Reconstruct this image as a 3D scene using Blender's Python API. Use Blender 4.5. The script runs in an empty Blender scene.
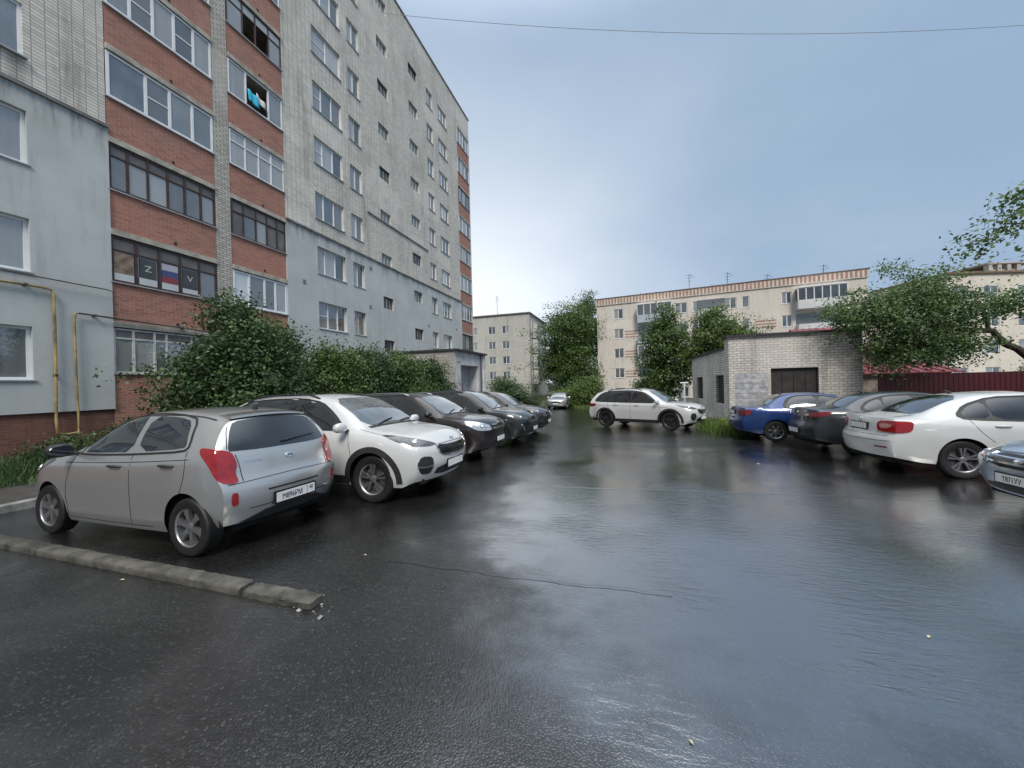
import bpy, bmesh, math, random
import numpy as np
from mathutils import Vector, Matrix, geometry
from mathutils.bvhtree import BVHTree
R = math.radians
random.seed(7)
rng = np.random.default_rng(7)
scn = bpy.context.scene
COL = scn.collection

# ---------------------------------------------------------------- camera
cd = bpy.data.cameras.new("camera")
cam = bpy.data.objects.new("camera", cd)
COL.objects.link(cam)
cd.sensor_width = 36.0
cd.lens = 36.0 * 369.45 / 1024.0
cd.clip_start = 0.05
cd.clip_end = 2000.0
YAW, PITCH, ROLL, EYE = 0.30065, -0.0024, 0.0252, 1.67
fw = Vector((-math.sin(YAW) * math.cos(PITCH), math.cos(YAW) * math.cos(PITCH), math.sin(PITCH)))
r0 = Vector((math.cos(YAW), math.sin(YAW), 0.0))
u0 = r0.cross(fw)
rr = math.cos(ROLL) * r0 - math.sin(ROLL) * u0
uu = math.sin(ROLL) * r0 + math.cos(ROLL) * u0
cam.matrix_world = Matrix(((rr.x, uu.x, -fw.x, 0.0), (rr.y, uu.y, -fw.y, 0.0), (rr.z, uu.z, -fw.z, EYE), (0, 0, 0, 1)))
scn.camera = cam

# ---------------------------------------------------------------- sky, sun, exposure
scn.view_settings.view_transform = 'Standard'
scn.view_settings.look = 'None'
scn.view_settings.exposure = 0.50
scn.view_settings.gamma = 1.0
SUN_EL, SUN_AZ = R(46), R(160)           # sun behind thin cloud, behind-right of the viewer (azimuth from +Y towards +X)
w = bpy.data.worlds.new("World")
scn.world = w
w.use_nodes = True
wn, wl = w.node_tree.nodes, w.node_tree.links
wn.clear()
def N(t, **kw):
    n = wn.new(t)
    for k, v in kw.items():
        setattr(n, k, v)
    return n
out = N('ShaderNodeOutputWorld')
sky = N('ShaderNodeTexSky', sky_type='NISHITA', sun_disc=False)
sky.sun_elevation = SUN_EL
sky.sun_rotation = SUN_AZ
bg_sky = N('ShaderNodeBackground'); bg_sky.inputs[1].default_value = 0.05
wl.new(sky.outputs[0], bg_sky.inputs[0])
tc = N('ShaderNodeTexCoord')
nrm = N('ShaderNodeVectorMath', operation='NORMALIZE'); wl.new(tc.outputs['Generated'], nrm.inputs[0])
def wdot(v):
    d = N('ShaderNodeVectorMath', operation='DOT_PRODUCT'); wl.new(nrm.outputs[0], d.inputs[0])
    d.inputs[1].default_value = Vector(v).normalized()
    return d.outputs['Value']
def wmath(op, a, b=None, clamp=False):
    m = N('ShaderNodeMath', operation=op); m.use_clamp = clamp
    for i, s in enumerate((a, b)):
        if s is None: continue
        if isinstance(s, (int, float)): m.inputs[i].default_value = s
        else: wl.new(s, m.inputs[i])
    return m.outputs[0]
def wramp(s, lo, hi, to0=0.0, to1=1.0):
    m = N('ShaderNodeMapRange'); m.interpolation_type = 'SMOOTHSTEP'
    wl.new(s, m.inputs[0])
    for i, v in enumerate((lo, hi, to0, to1)): m.inputs[i + 1].default_value = v
    return m.outputs[0]
# clouds flattened towards the horizon: direction divided by (z + 0.25)
sep = N('ShaderNodeSeparateXYZ'); wl.new(nrm.outputs[0], sep.inputs[0])
zz = wmath('ADD', wmath('ABSOLUTE', sep.outputs[2]), 0.3)
cx = wmath('DIVIDE', sep.outputs[0], zz); cy = wmath('DIVIDE', sep.outputs[1], zz)
cmb = N('ShaderNodeCombineXYZ'); wl.new(cx, cmb.inputs[0]); wl.new(cy, cmb.inputs[1])
nz = N('ShaderNodeTexNoise'); nz.inputs['Scale'].default_value = 1.5; nz.inputs['Detail'].default_value = 6.0; nz.inputs['Roughness'].default_value = 0.5
wl.new(cmb.outputs[0], nz.inputs['Vector'])
cloudn = wramp(nz.outputs[0], 0.35, 0.68, 0.0, 0.10)
glow = wmath('MULTIPLY', wmath('POWER', wmath('MAXIMUM', wdot((-0.36, 0.88, 0.17)), 0.0), 12.0), 0.80)           # bright break low over the road
up = wramp(sep.outputs[2], 0.66, 0.95, 0.0, 1.0)                        # sky above the view, brightened to add light to the scene
gloom = wramp(wdot((-0.35, -0.92, 0.12)), 0.1, 0.9, 1.0, 0.55)        # unseen sky behind the viewer, dimmed to darken sides facing it
fac = wmath('ADD', wmath('ADD', glow, up), cloudn, True)
mixc = N('ShaderNodeMixRGB'); wl.new(fac, mixc.inputs[0])
mixc.inputs[1].default_value = (0.252, 0.350, 0.485, 1)
mixc.inputs[2].default_value = (0.80, 0.835, 0.875, 1)
bg_c = N('ShaderNodeBackground'); bg_c.inputs[1].default_value = 0.92
wl.new(mixc.outputs[0], bg_c.inputs[0]); wl.new(wmath('MULTIPLY', gloom, wmath('ADD', wmath('ADD', 0.95, wmath('MULTIPLY', glow, 0.10)), wmath('MULTIPLY', up, 1.6))), bg_c.inputs[1])
mixs = N('ShaderNodeMixShader'); mixs.inputs[0].default_value = 0.93
wl.new(bg_sky.outputs[0], mixs.inputs[1]); wl.new(bg_c.outputs[0], mixs.inputs[2])
wl.new(mixs.outputs[0], out.inputs[0])

sd = bpy.data.lights.new("sun", 'SUN'); sd.energy = 2.0; sd.angle = R(18); sd.color = (1.0, 0.95, 0.88)
sun = bpy.data.objects.new("sun", sd); COL.objects.link(sun)
sdir = Vector((math.sin(SUN_AZ) * math.cos(SUN_EL), math.cos(SUN_AZ) * math.cos(SUN_EL), math.sin(SUN_EL)))
sun.rotation_euler = sdir.to_track_quat('Z', 'Y').to_euler()
sun.location = sdir * 60

# ---------------------------------------------------------------- helpers
class MB:
    """collects boxes, quads and tubes; build() links them as one mesh object"""
    def __init__(self): self.v = []; self.f = []
    def add(self, vs, fs):
        o = len(self.v); self.v.extend([tuple(p) for p in vs]); self.f.extend([tuple(i + o for i in q) for q in fs]); return self
    def quad(self, a, b, c, d): return self.add((a, b, c, d), ((0, 1, 2, 3),))
    def box(self, x0, x1, y0, y1, z0, z1):
        vs = [(x, y, z) for x in (x0, x1) for y in (y0, y1) for z in (z0, z1)]
        return self.add(vs, ((0, 1, 3, 2), (4, 6, 7, 5), (0, 4, 5, 1), (2, 3, 7, 6), (0, 2, 6, 4), (1, 5, 7, 3)))
    def tube(self, pts, rad, n=8, cap=True):
        pts = [Vector(p) for p in pts]; m = len(pts)
        rads = rad if isinstance(rad, (list, tuple)) else [rad] * m
        vs, fs, prev = [], [], None
        for i, p in enumerate(pts):
            t = (pts[min(i + 1, m - 1)] - pts[max(i - 1, 0)]).normalized()
            if prev is None:
                a = t.cross(Vector((0, 0, 1)) if abs(t.z) < 0.9 else Vector((1, 0, 0))).normalized()
            else:
                a = (prev - t * prev.dot(t)).normalized()
            prev = a; b = t.cross(a)
            for k in range(n):
                th = 2 * math.pi * k / n
                vs.append(p + (a * math.cos(th) + b * math.sin(th)) * rads[i])
        for i in range(m - 1):
            for k in range(n):
                k2 = (k + 1) % n
                fs.append((i * n + k, i * n + k2, (i + 1) * n + k2, (i + 1) * n + k))
        if cap:
            fs.append(tuple(range(n - 1, -1, -1))); fs.append(tuple((m - 1) * n + k for k in range(n)))
        return self.add(vs, fs)
    def lathe(self, prof, n=32, axis='y', c=(0, 0, 0)):
        vs, fs = [], []
        for (r, h) in prof:
            for k in range(n):
                th = 2 * math.pi * k / n
                a, b = r * math.cos(th), r * math.sin(th)
                p = (a, h, b) if axis == 'y' else ((a, b, h) if axis == 'z' else (h, a, b))
                vs.append((p[0] + c[0], p[1] + c[1], p[2] + c[2]))
        for i in range(len(prof) - 1):
            for k in range(n):
                k2 = (k + 1) % n
                fs.append((i * n + k, i * n + k2, (i + 1) * n + k2, (i + 1) * n + k))
        return self.add(vs, fs)
    def build(self, name, mat, parent=None, smooth=None, bevel=None):
        me = bpy.data.meshes.new(name); me.from_pydata(self.v, [], self.f); me.update()
        return link(name, me, mat, parent, smooth, bevel)

def fix_normals(me):
    bm = bmesh.new(); bm.from_mesh(me); bmesh.ops.recalc_face_normals(bm, faces=bm.faces); bm.to_mesh(me); bm.free()

def link(name, me, mat, parent=None, smooth=None, bevel=None, fix=True):
    if fix and len(me.polygons) < 60000: fix_normals(me)
    o = bpy.data.objects.new(name, me); COL.objects.link(o)
    if mat is not None: me.materials.append(mat)
    if parent is not None: o.parent = parent
    if smooth is not None:
        me.polygons.foreach_set('use_smooth', [True] * len(me.polygons))
        if smooth < 179: me.set_sharp_from_angle(angle=R(smooth))
    if bevel:
        b = o.modifiers.new('edge', 'BEVEL'); b.width = bevel; b.segments = 2; b.limit_method = 'ANGLE'
    return o

def tag(o, label=None, cat=None, group=None, kind=None):
    if label: o['label'] = label
    if cat: o['category'] = cat
    if group: o['group'] = group
    if kind: o['kind'] = kind
    return o
def thing(name, loc, label, cat, rz=0.0, group=None):
    o = bpy.data.objects.new(name, None); COL.objects.link(o)
    o.empty_display_size = 0.2
    o.location = loc; o.rotation_euler = (0, 0, rz)
    return tag(o, label, cat, group)

# ---------------------------------------------------------------- materials
def setin(b, **kw):
    names = dict(base='Base Color', rough='Roughness', metal='Metallic', spec='Specular IOR Level', coat='Coat Weight', coat_rough='Coat Roughness', ior='IOR', trans='Transmission Weight', sub='Subsurface Weight', alpha='Alpha')
    for k, v in kw.items():
        i = b.inputs[names[k]]
        i.default_value = (*v, 1) if k == 'base' else v
class Mat:
    def __init__(self, name, **kw):
        self.m = bpy.data.materials.new(name); self.m.use_nodes = True
        self.t = self.m.node_tree; self.b = self.t.nodes['Principled BSDF']; setin(self.b, **kw)
    def n(self, t, **kw):
        x = self.t.nodes.new(t)
        for k, v in kw.items():
            if k.startswith('i_'):
                x.inputs[k[2:].replace('_', ' ')].default_value = v
            else: setattr(x, k, v)
        return x
    def l(self, a, b): self.t.links.new(a, b)
    def coords(self, scale=(1, 1, 1), kind='Object'):
        c = self.n('ShaderNodeTexCoord'); m = self.n('ShaderNodeMapping'); self.l(c.outputs[kind], m.inputs[0]); m.inputs['Scale'].default_value = scale
        return m.outputs[0]
    def pos(self, scale=(1, 1, 1)):
        c = self.n('ShaderNodeNewGeometry'); m = self.n('ShaderNodeMapping'); self.l(c.outputs['Position'], m.inputs[0]); m.inputs['Scale'].default_value = scale
        return m.outputs[0]
    def noise(self, vec, scale, detail=4.0, rough=0.5, dist=0.0):
        x = self.n('ShaderNodeTexNoise'); self.l(vec, x.inputs['Vector'])
        x.inputs['Scale'].default_value = scale; x.inputs['Detail'].default_value = detail; x.inputs['Roughness'].default_value = rough; x.inputs['Distortion'].default_value = dist
        return x.outputs[0]
    def ramp(self, s, lo, hi, a=0.0, b=1.0):
        m = self.n('ShaderNodeMapRange'); m.interpolation_type = 'SMOOTHSTEP'; self.l(s, m.inputs[0])
        for i, v in enumerate((lo, hi, a, b)): m.inputs[i + 1].default_value = v
        return m.outputs[0]
    def math(self, op, a, b=None):
        m = self.n('ShaderNodeMath', operation=op)
        for i, s in enumerate((a, b)):
            if s is None: continue
            if isinstance(s, (int, float)): m.inputs[i].default_value = s
            else: self.l(s, m.inputs[i])
        return m.outputs[0]
    def mix(self, fac, a, b, mode='MIX'):
        m = self.n('ShaderNodeMixRGB', blend_type=mode)
        for i, s in enumerate((fac, a, b)):
            if isinstance(s, (int, float)): m.inputs[i].default_value = s
            elif isinstance(s, tuple): m.inputs[i].default_value = (*s, 1)
            else: self.l(s, m.inputs[i])
        return m.outputs[0]
    def base(self, s): self.l(s, self.b.inputs['Base Color'])
    def rough(self, s): self.l(s, self.b.inputs['Roughness'])
    def bump(self, h, strength=0.3, dist=0.01, prev=None, coat=False):
        x = self.n('ShaderNodeBump'); x.inputs['Strength'].default_value = strength; x.inputs['Distance'].default_value = dist
        self.l(h, x.inputs['Height'])
        if prev is not None: self.l(prev, x.inputs['Normal'])
        self.l(x.outputs[0], self.b.inputs['Normal'])
        if coat: self.l(x.outputs[0], self.b.inputs['Coat Normal'])
        return x.outputs[0]

def plain(name, base, rough=0.6, var=0.12, scale=6.0, bump=0.0, **kw):
    """a colour with uneven wear"""
    m = Mat(name, rough=rough, **kw)
    p = m.pos()
    n = m.noise(p, scale, 5.0, 0.6)
    d = tuple(c * (1 - var) for c in base); u = tuple(min(1.0, c * (1 + var)) for c in base)
    m.base(m.mix(m.ramp(n, 0.3, 0.7), d, u))
    if bump: m.bump(m.noise(p, scale * 8, 4.0), 0.4, bump)
    return m.m

def brick_mat(name, c1, c2, mortar, bw=0.26, bh=0.088, msize=0.012, rough=0.85, stain=(0.30, 0.27, 0.22), stain_amt=0.25, axes='YZ', offset=0.5, blotch=0.5):
    m = Mat(name, rough=rough)
    g = m.n('ShaderNodeNewGeometry'); s = m.n('ShaderNodeSeparateXYZ'); m.l(g.outputs['Position'], s.inputs[0])
    c = m.n('ShaderNodeCombineXYZ')
    a = s.outputs['XYZ'.index(axes[0])]
    if axes == 'XYZ':    # mixed walls: run along X+Y
        a = m.math('ADD', s.outputs[0], s.outputs[1])
    m.l(a, c.inputs[0]); m.l(s.outputs[2], c.inputs[1])
    b = m.n('ShaderNodeTexBrick', offset=offset); m.l(c.outputs[0], b.inputs['Vector'])
    b.inputs['Scale'].default_value = 1.0; b.inputs['Brick Width'].default_value = bw; b.inputs['Row Height'].default_value = bh
    b.inputs['Mortar Size'].default_value = msize; b.inputs['Mortar Smooth'].default_value = 0.2; b.inputs['Bias'].default_value = -0.1
    b.inputs['Color1'].default_value = (*c1, 1); b.inputs['Color2'].default_value = (*c2, 1); b.inputs['Mortar'].default_value = (*mortar, 1)
    p = m.pos((1, 1, 0.45)); n1 = m.noise(p, 0.55, 6.0, 0.62)
    n2 = m.noise(m.pos(), 9.0, 4.0)
    col = m.mix(m.ramp(n1, 0.5, 0.8, 0.0, stain_amt), b.outputs['Color'], stain)
    col = m.mix(m.ramp(n2, 0.3, 0.75, 0.0, blotch * 0.35), col, (0.9, 0.88, 0.84), 'MULTIPLY') if False else m.mix(m.ramp(n2, 0.35, 0.7, 0.0, blotch * 0.3), col, tuple(x * 0.6 for x in c1))
    st = m.noise(m.pos((1.6, 1.6, 0.22)), 1.0, 6.0, 0.68)                      # run-down dirt streaks
    col = m.mix(m.ramp(st, 0.50, 0.78, 0.0, min(1.0, stain_amt * 1.1)), col, tuple(x * 0.55 for x in stain))
    rep = m.noise(m.pos((1, 1, 1.6)), 0.23, 3.0, 0.45)                         # courses laid with a paler batch
    col = m.mix(m.ramp(rep, 0.52, 0.60, 0.0, 0.22), col, tuple(min(1, x * 1.25) for x in c1))
    m.base(col)
    m.bump(m.math('SUBTRACT', 1.0, b.outputs['Fac']), 0.5, 0.01)
    return m.m
# ---------------------------------------------------------------- cars
def pchip(pts):
    xs = np.array([p[0] for p in pts], float); ys = np.array([p[1] for p in pts], float)
    h = np.diff(xs); d = np.diff(ys) / h; m = np.zeros_like(xs)
    m[0], m[-1] = d[0], d[-1]
    for i in range(1, len(xs) - 1):
        if d[i - 1] * d[i] > 0:
            w1, w2 = 2 * h[i] + h[i - 1], h[i] + 2 * h[i - 1]
            m[i] = (w1 + w2) / (w1 / d[i - 1] + w2 / d[i])
    def f(x):
        x = min(max(x, xs[0]), xs[-1]); i = int(min(max(np.searchsorted(xs, x) - 1, 0), len(xs) - 2))
        t = (x - xs[i]) / h[i]
        return float((2*t**3 - 3*t**2 + 1) * ys[i] + (t**3 - 2*t**2 + t) * h[i] * m[i] + (-2*t**3 + 3*t**2) * ys[i+1] + (t**3 - t**2) * h[i] * m[i+1])
    return f
SIDE_PROF = pchip([(0, 0.925), (0.08, 0.955), (0.25, 0.975), (0.45, 0.99), (0.62, 1.0), (0.80, 0.993), (0.88, 0.985), (1.0, 0.945)])

def body_grid(S):
    """station grid of a car body shell: returns verts, faces (x forward, y left, z up; origin on the ground at mid wheelbase)"""
    L, W, wb, fo, rt = S['L'], S['W'], S['wb'], S['fo'], S['rt']
    zt, zs, zb = pchip(S['top']), pchip(S['belt']), pchip(S['bottom'])
    hw, wt = pchip(S['plan']), pchip(S['topw'])
    pf, pr = pchip(S['pf']), pchip(S['pr'])
    kf, kr = S.get('kf', 0.22), S.get('kr', 0.14)
    ff, fr = S.get('ff', 1.0), S.get('fr', 1.1)
    ar = S['arch']; zc = rt
    wheels = (fo, fo + wb)
    us = set(np.round(np.linspace(0, L, 84), 4))
    for uw in wheels:
        us = {u for u in us if abs(u - uw) > ar + 0.012}
        for k in range(25):
            us.add(round(uw - ar * math.cos(math.pi * k / 24), 4))
        us.add(round(uw - ar - 0.004, 4)); us.add(round(uw + ar + 0.004, 4))
    us |= {0.015, 0.03, 0.05, L - 0.015, L - 0.03, L - 0.05}
    us = sorted(us)
    def x_of(u, y, z):
        W2 = W / 2
        df = kf * (abs(y) / W2) ** 2.6 + pf(z); dr = kr * (abs(y) / W2) ** 2.6 + pr(z)
        a = max(0.0, 1 - u / ff) ** 2; b = max(0.0, 1 - (L - u) / fr) ** 2
        return wb / 2 + fo - (u + a * df - b * dr)
    flare = S.get('flare', 0.012)
    crown = S.get('crown', 0.03)
    secs = []
    for u in us:
        z0 = zb(u); zst = zs(u); ztt = max(zt(u), zst + 0.012); w = hw(u); wtop = min(wt(u), w * 0.93)
        za = z0
        fl = 0.0
        for uw in wheels:
            d = abs(u - uw)
            if d <= ar: za = max(za, zc + math.sqrt(max(0.0, ar * ar - d * d)))
            fl = max(fl, flare * math.exp(-(d / (ar * 1.15)) ** 4))
        sec = []
        for f in np.linspace(0, 1, 13):
            z = za + (zst - za) * f
            g = min(max((z - z0) / max(zst - z0, 0.05), 0), 1)
            extra = fl * max(0.0, 1 - abs(z - (zc + ar * 0.6)) / 0.45)
            sec.append((w * SIDE_PROF(g) + extra, z))
        ys, z_s = sec[-1]
        rise = ztt - zst
        ze = ztt - min(crown, 0.6 * rise)
        Sx = Vector((ys, z_s)); E = Vector((wtop, ze)); C = Vector((0, ztt))
        rc = S.get('corner', 0.30)
        a = Sx.lerp(E, 1 - rc); b = E.lerp(C, rc * 0.8)
        cv = 0.018 * min(1.0, rise / 0.4)
        for f in (0.12, 0.3, 0.5, 0.7, 0.88):
            p = Sx.lerp(a, f); sec.append((p.x + cv * math.sin(math.pi * f * 0.9), p.y))
        for f in (0, 0.2, 0.4, 0.6, 0.8, 1.0):
            p = a.lerp(E, f).lerp(E.lerp(b, f), f); sec.append((p.x + (cv * 0.3 if f == 0 else 0), p.y))
        for f in (0.3, 0.65, 1.0):
            y = b.x * (1 - f); z = b.y + (C.y - b.y) * (1 - (1 - f) ** 2); sec.append((y, z))
        secs.append(sec)
    nj = len(secs[0]); vs, fs = [], []
    ring = 2 * nj - 1
    for u, sec in zip(us, secs):
        for j in range(nj): vs.append((x_of(u, sec[j][0], sec[j][1]), sec[j][0], sec[j][1]))
        for j in range(nj - 2, -1, -1): vs.append((x_of(u, sec[j][0], sec[j][1]), -sec[j][0], sec[j][1]))
    for i in range(len(us) - 1):
        for j in range(ring - 1):
            fs.append((i * ring + j, i * ring + j + 1, (i + 1) * ring + j + 1, (i + 1) * ring + j))
    K = 14
    for end in (0, len(us) - 1):
        sec = secs[end]; u = us[end]; rows = []
        for j in range(nj):
            row = []
            for k in range(K + 1):
                if k == 0: row.append(end * ring + j)
                elif k == K or j == nj - 1: row.append(end * ring + (2 * nj - 2 - j))
                else:
                    y = sec[j][0] * (1 - 2 * k / K); vs.append((x_of(u, y, sec[j][1]), y, sec[j][1])); row.append(len(vs) - 1)
            rows.append(row)
        for j in range(nj - 1):
            for k in range(K):
                q = []
                for idx in (rows[j][k], rows[j][k + 1], rows[j + 1][k + 1], rows[j + 1][k]):
                    if idx not in q: q.append(idx)
                if len(q) > 2: fs.append(tuple(q))
    return vs, fs

class Skin:
    """cuts outlined panels that follow a body surface"""
    def __init__(self, me):
        bm = bmesh.new(); bm.from_mesh(me); bmesh.ops.triangulate(bm, faces=bm.faces)
        self.t = BVHTree.FromBMesh(bm); bm.free()
    def hit(self, p, d):
        p = Vector(p); d = Vector(d).normalized()
        o = p - d * 4.0
        h = self.t.ray_cast(o, d)
        if h[0] is not None and (h[0] - p).length < 1.2: q, n = h[0], h[1]
        else:
            q, n, _, _ = self.t.find_nearest(p)
        if n.dot(d) > 0: n = -n
        return q, n
    def outline(self, pts, seg=0.045, rnd=0):
        pts = [Vector(p) for p in pts]
        for _ in range(rnd):
            q = []
            for i, p in enumerate(pts):
                nx = pts[(i + 1) % len(pts)]; q += [p.lerp(nx, 0.2), p.lerp(nx, 0.8)]
            pts = q
        r = []
        for i, p in enumerate(pts):
            nx = pts[(i + 1) % len(pts)]; m = max(1, int((nx - p).length / seg))
            r += [p.lerp(nx, k / m) for k in range(m)]
        return r
    def patch(self, pts, d, off=0.004, seg=0.045, rnd=2, depth=0.02):
        d = Vector(d).normalized()
        a = d.cross(Vector((0, 0, 1)) if abs(d.z) < 0.9 else Vector((1, 0, 0))).normalized(); b = d.cross(a)
        ring = self.outline(pts, seg, rnd)
        c2 = [Vector((p.dot(a), p.dot(b))) for p in ring]; n = len(c2)
        dm = sum(p.dot(d) for p in ring) / n
        poly = [(p.x, p.y) for p in c2]
        def inside(x, y):
            r = False; j = n - 1
            for i in range(n):
                xi, yi = poly[i]; xj, yj = poly[j]
                if (yi > y) != (yj > y) and x < (xj - xi) * (y - yi) / (yj - yi) + xi: r = not r
                j = i
            return r
        x0, x1 = min(p.x for p in c2), max(p.x for p in c2); y0, y1 = min(p.y for p in c2), max(p.y for p in c2)
        inner = []
        g = seg
        for i in range(1, int((x1 - x0) / g) + 1):
            for j in range(1, int((y1 - y0) / g) + 1):
                x, y = x0 + i * g, y0 + j * g
                if inside(x, y) and min((Vector((x, y)) - p).length for p in c2) > g * 0.45: inner.append(Vector((x, y)))
        V, _, F, _, _, _ = geometry.delaunay_2d_cdt(c2 + inner, [(i, (i + 1) % n) for i in range(n)], [], 1, 1e-6)
        vs = []; ns = []
        for p in V:
            q, nn = self.hit(a * p.x + b * p.y + d * dm, d); vs.append(q + nn * off); ns.append(nn)
        fs = [tuple(f) for f in F]
        # rim: boundary edges turned into the body
        ec = {}
        for f in fs:
            for i in range(len(f)):
                e = (f[i], f[(i + 1) % len(f)]); ec[tuple(sorted(e))] = None if tuple(sorted(e)) in ec else e
        low = {}
        for e in list(ec.values()):
            if e is None: continue
            for k in e:
                if k not in low: low[k] = len(vs); vs.append(vs[k] - ns[k] * depth)
            fs.append((e[1], e[0], low[e[0]], low[e[1]]))
        return vs, fs
    def ribbon(self, pts, d, width=0.007, off=0.002, closed=False, seg=0.04, rnd=0, thick=0.0):
        d = Vector(d).normalized()
        if closed: line = self.outline(pts, seg, rnd); line.append(line[0])
        else:
            P = [Vector(p) for p in pts]
            for _ in range(rnd):
                q = [P[0]]
                for i in range(len(P) - 1): q += [P[i].lerp(P[i + 1], 0.25), P[i].lerp(P[i + 1], 0.75)]
                P = q + [P[-1]]
            line = []
            for i in range(len(P) - 1):
                m = max(1, int((P[i + 1] - P[i]).length / seg)); line += [P[i].lerp(P[i + 1], k / m) for k in range(m)]
            line.append(P[-1])
        hs = [self.hit(p, d) for p in line]
        vs, fs = [], []
        for i, (q, n) in enumerate(hs):
            t = (hs[min(i + 1, len(hs) - 1)][0] - hs[max(i - 1, 0)][0])
            if closed and i in (0, len(hs) - 1): t = hs[1][0] - hs[-2][0]
            t = t.normalized() if t.length > 1e-6 else Vector((1, 0, 0))
            s = n.cross(t).normalized() * width / 2
            vs += [q + n * off - s, q + n * off + s, q - n * 0.004 - s * 1.02, q - n * 0.004 + s * 1.02]
        for i in range(len(hs) - 1):
            k = 4 * i; fs += [(k, k + 1, k + 5, k + 4), (k + 1, k + 3, k + 7, k + 5), (k + 2, k, k + 4, k + 6)]
        fs += [(0, 2, 3, 1), (len(vs) - 4, len(vs) - 3, len(vs) - 1, len(vs) - 2)]
        return vs, fs

def paint(name, base, metal=0.0, rough=0.35, coat=1.0):
    m = Mat(name, rough=rough, metal=metal, coat=coat, coat_rough=0.03)
    p = m.pos()
    grime = m.ramp(m.noise(p, 2.2, 6.0, 0.65), 0.45, 0.8, 0.0, 0.09)
    m.base(m.mix(grime, base, tuple(c * 0.72 for c in base)))
    drops = m.n('ShaderNodeTexVoronoi'); m.l(p, drops.inputs['Vector']); drops.inputs['Scale'].default_value = 55.0
    h = m.ramp(drops.outputs['Distance'], 0.12, 0.34, 1.0, 0.0)                 # beads of rain
    msk = m.ramp(m.noise(p, 14.0, 3.0), 0.5, 0.62)
    bp = m.n('ShaderNodeBump'); bp.inputs['Strength'].default_value = 0.10; bp.inputs['Distance'].default_value = 0.003
    m.l(m.math('MULTIPLY', h, msk), bp.inputs['Height']); m.l(bp.outputs[0], m.b.inputs['Coat Normal'])
    return m.m

def glass_mat(name, base, rough=0.03, ior=1.6):
    m = Mat(name, rough=rough, base=base, spec=0.5, ior=ior, coat=1.0, coat_rough=0.02)
    p = m.pos()
    m.base(m.mix(m.ramp(m.noise(p, 1.7, 3.0), 0.35, 0.7), tuple(c * 0.5 for c in base), tuple(min(1, c * 1.6) for c in base)))
    drops = m.n('ShaderNodeTexVoronoi'); m.l(p, drops.inputs['Vector']); drops.inputs['Scale'].default_value = 70.0
    h = m.ramp(drops.outputs['Distance'], 0.1, 0.3, 1.0, 0.0)
    bp = m.n('ShaderNodeBump'); bp.inputs['Strength'].default_value = 0.10; bp.inputs['Distance'].default_value = 0.002
    m.l(h, bp.inputs['Height']); m.l(bp.outputs[0], m.b.inputs['Normal'])
    return m.m

CM = dict(
    glass=glass_mat('tinted_car_glass', (0.012, 0.014, 0.016)),
    screen=glass_mat('windscreen_glass', (0.09, 0.105, 0.11), ior=2.3),
    tyre=plain('tyre_rubber', (0.009, 0.009, 0.009), 0.6, 0.3, 20),
    rim=plain('wheel_alloy', (0.36, 0.36, 0.37), 0.35, 0.15, 12, metal=0.85),
    darkrim=plain('dark_wheel_alloy', (0.05, 0.05, 0.055), 0.4, 0.2, 12, metal=0.7),
    plastic=plain('black_trim_plastic', (0.018, 0.018, 0.019), 0.55, 0.2, 10),
    gloss=plain('gloss_black_trim', (0.012, 0.012, 0.013), 0.15, 0.1, 10),
    under=plain('car_underside', (0.006, 0.006, 0.006), 0.95, 0.2, 8),
    chrome=plain('chrome_trim', (0.72, 0.73, 0.74), 0.12, 0.05, 8, metal=1.0),
    red=plain('tail_lamp_red', (0.25, 0.008, 0.010), 0.06, 0.2, 14, coat=1.0),
    darkred=plain('dark_tail_lamp_red', (0.15, 0.007, 0.009), 0.10, 0.45, 22, coat=1.0),
    lamppink=plain('pale_reversing_lens', (0.42, 0.20, 0.19), 0.1, 0.3, 30, coat=1.0),
    lampclear=plain('clear_lamp_lens', (0.50, 0.52, 0.54), 0.08, 0.35, 30, coat=1.0, metal=0.55),
    lampdark=plain('smoked_lamp_lens', (0.07, 0.075, 0.08), 0.06, 0.5, 30, coat=1.0, metal=0.2),
    white=plain('plate_white', (0.70, 0.70, 0.69), 0.35, 0.08, 15),
    ink=plain('plate_ink', (0.015, 0.015, 0.017), 0.5, 0.1, 10),
    brake=plain('brake_disc', (0.10, 0.09, 0.085), 0.5, 0.3, 20, metal=0.6),
    rubber=plain('window_rubber', (0.012, 0.012, 0.012), 0.6, 0.1, 10),
)

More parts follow.
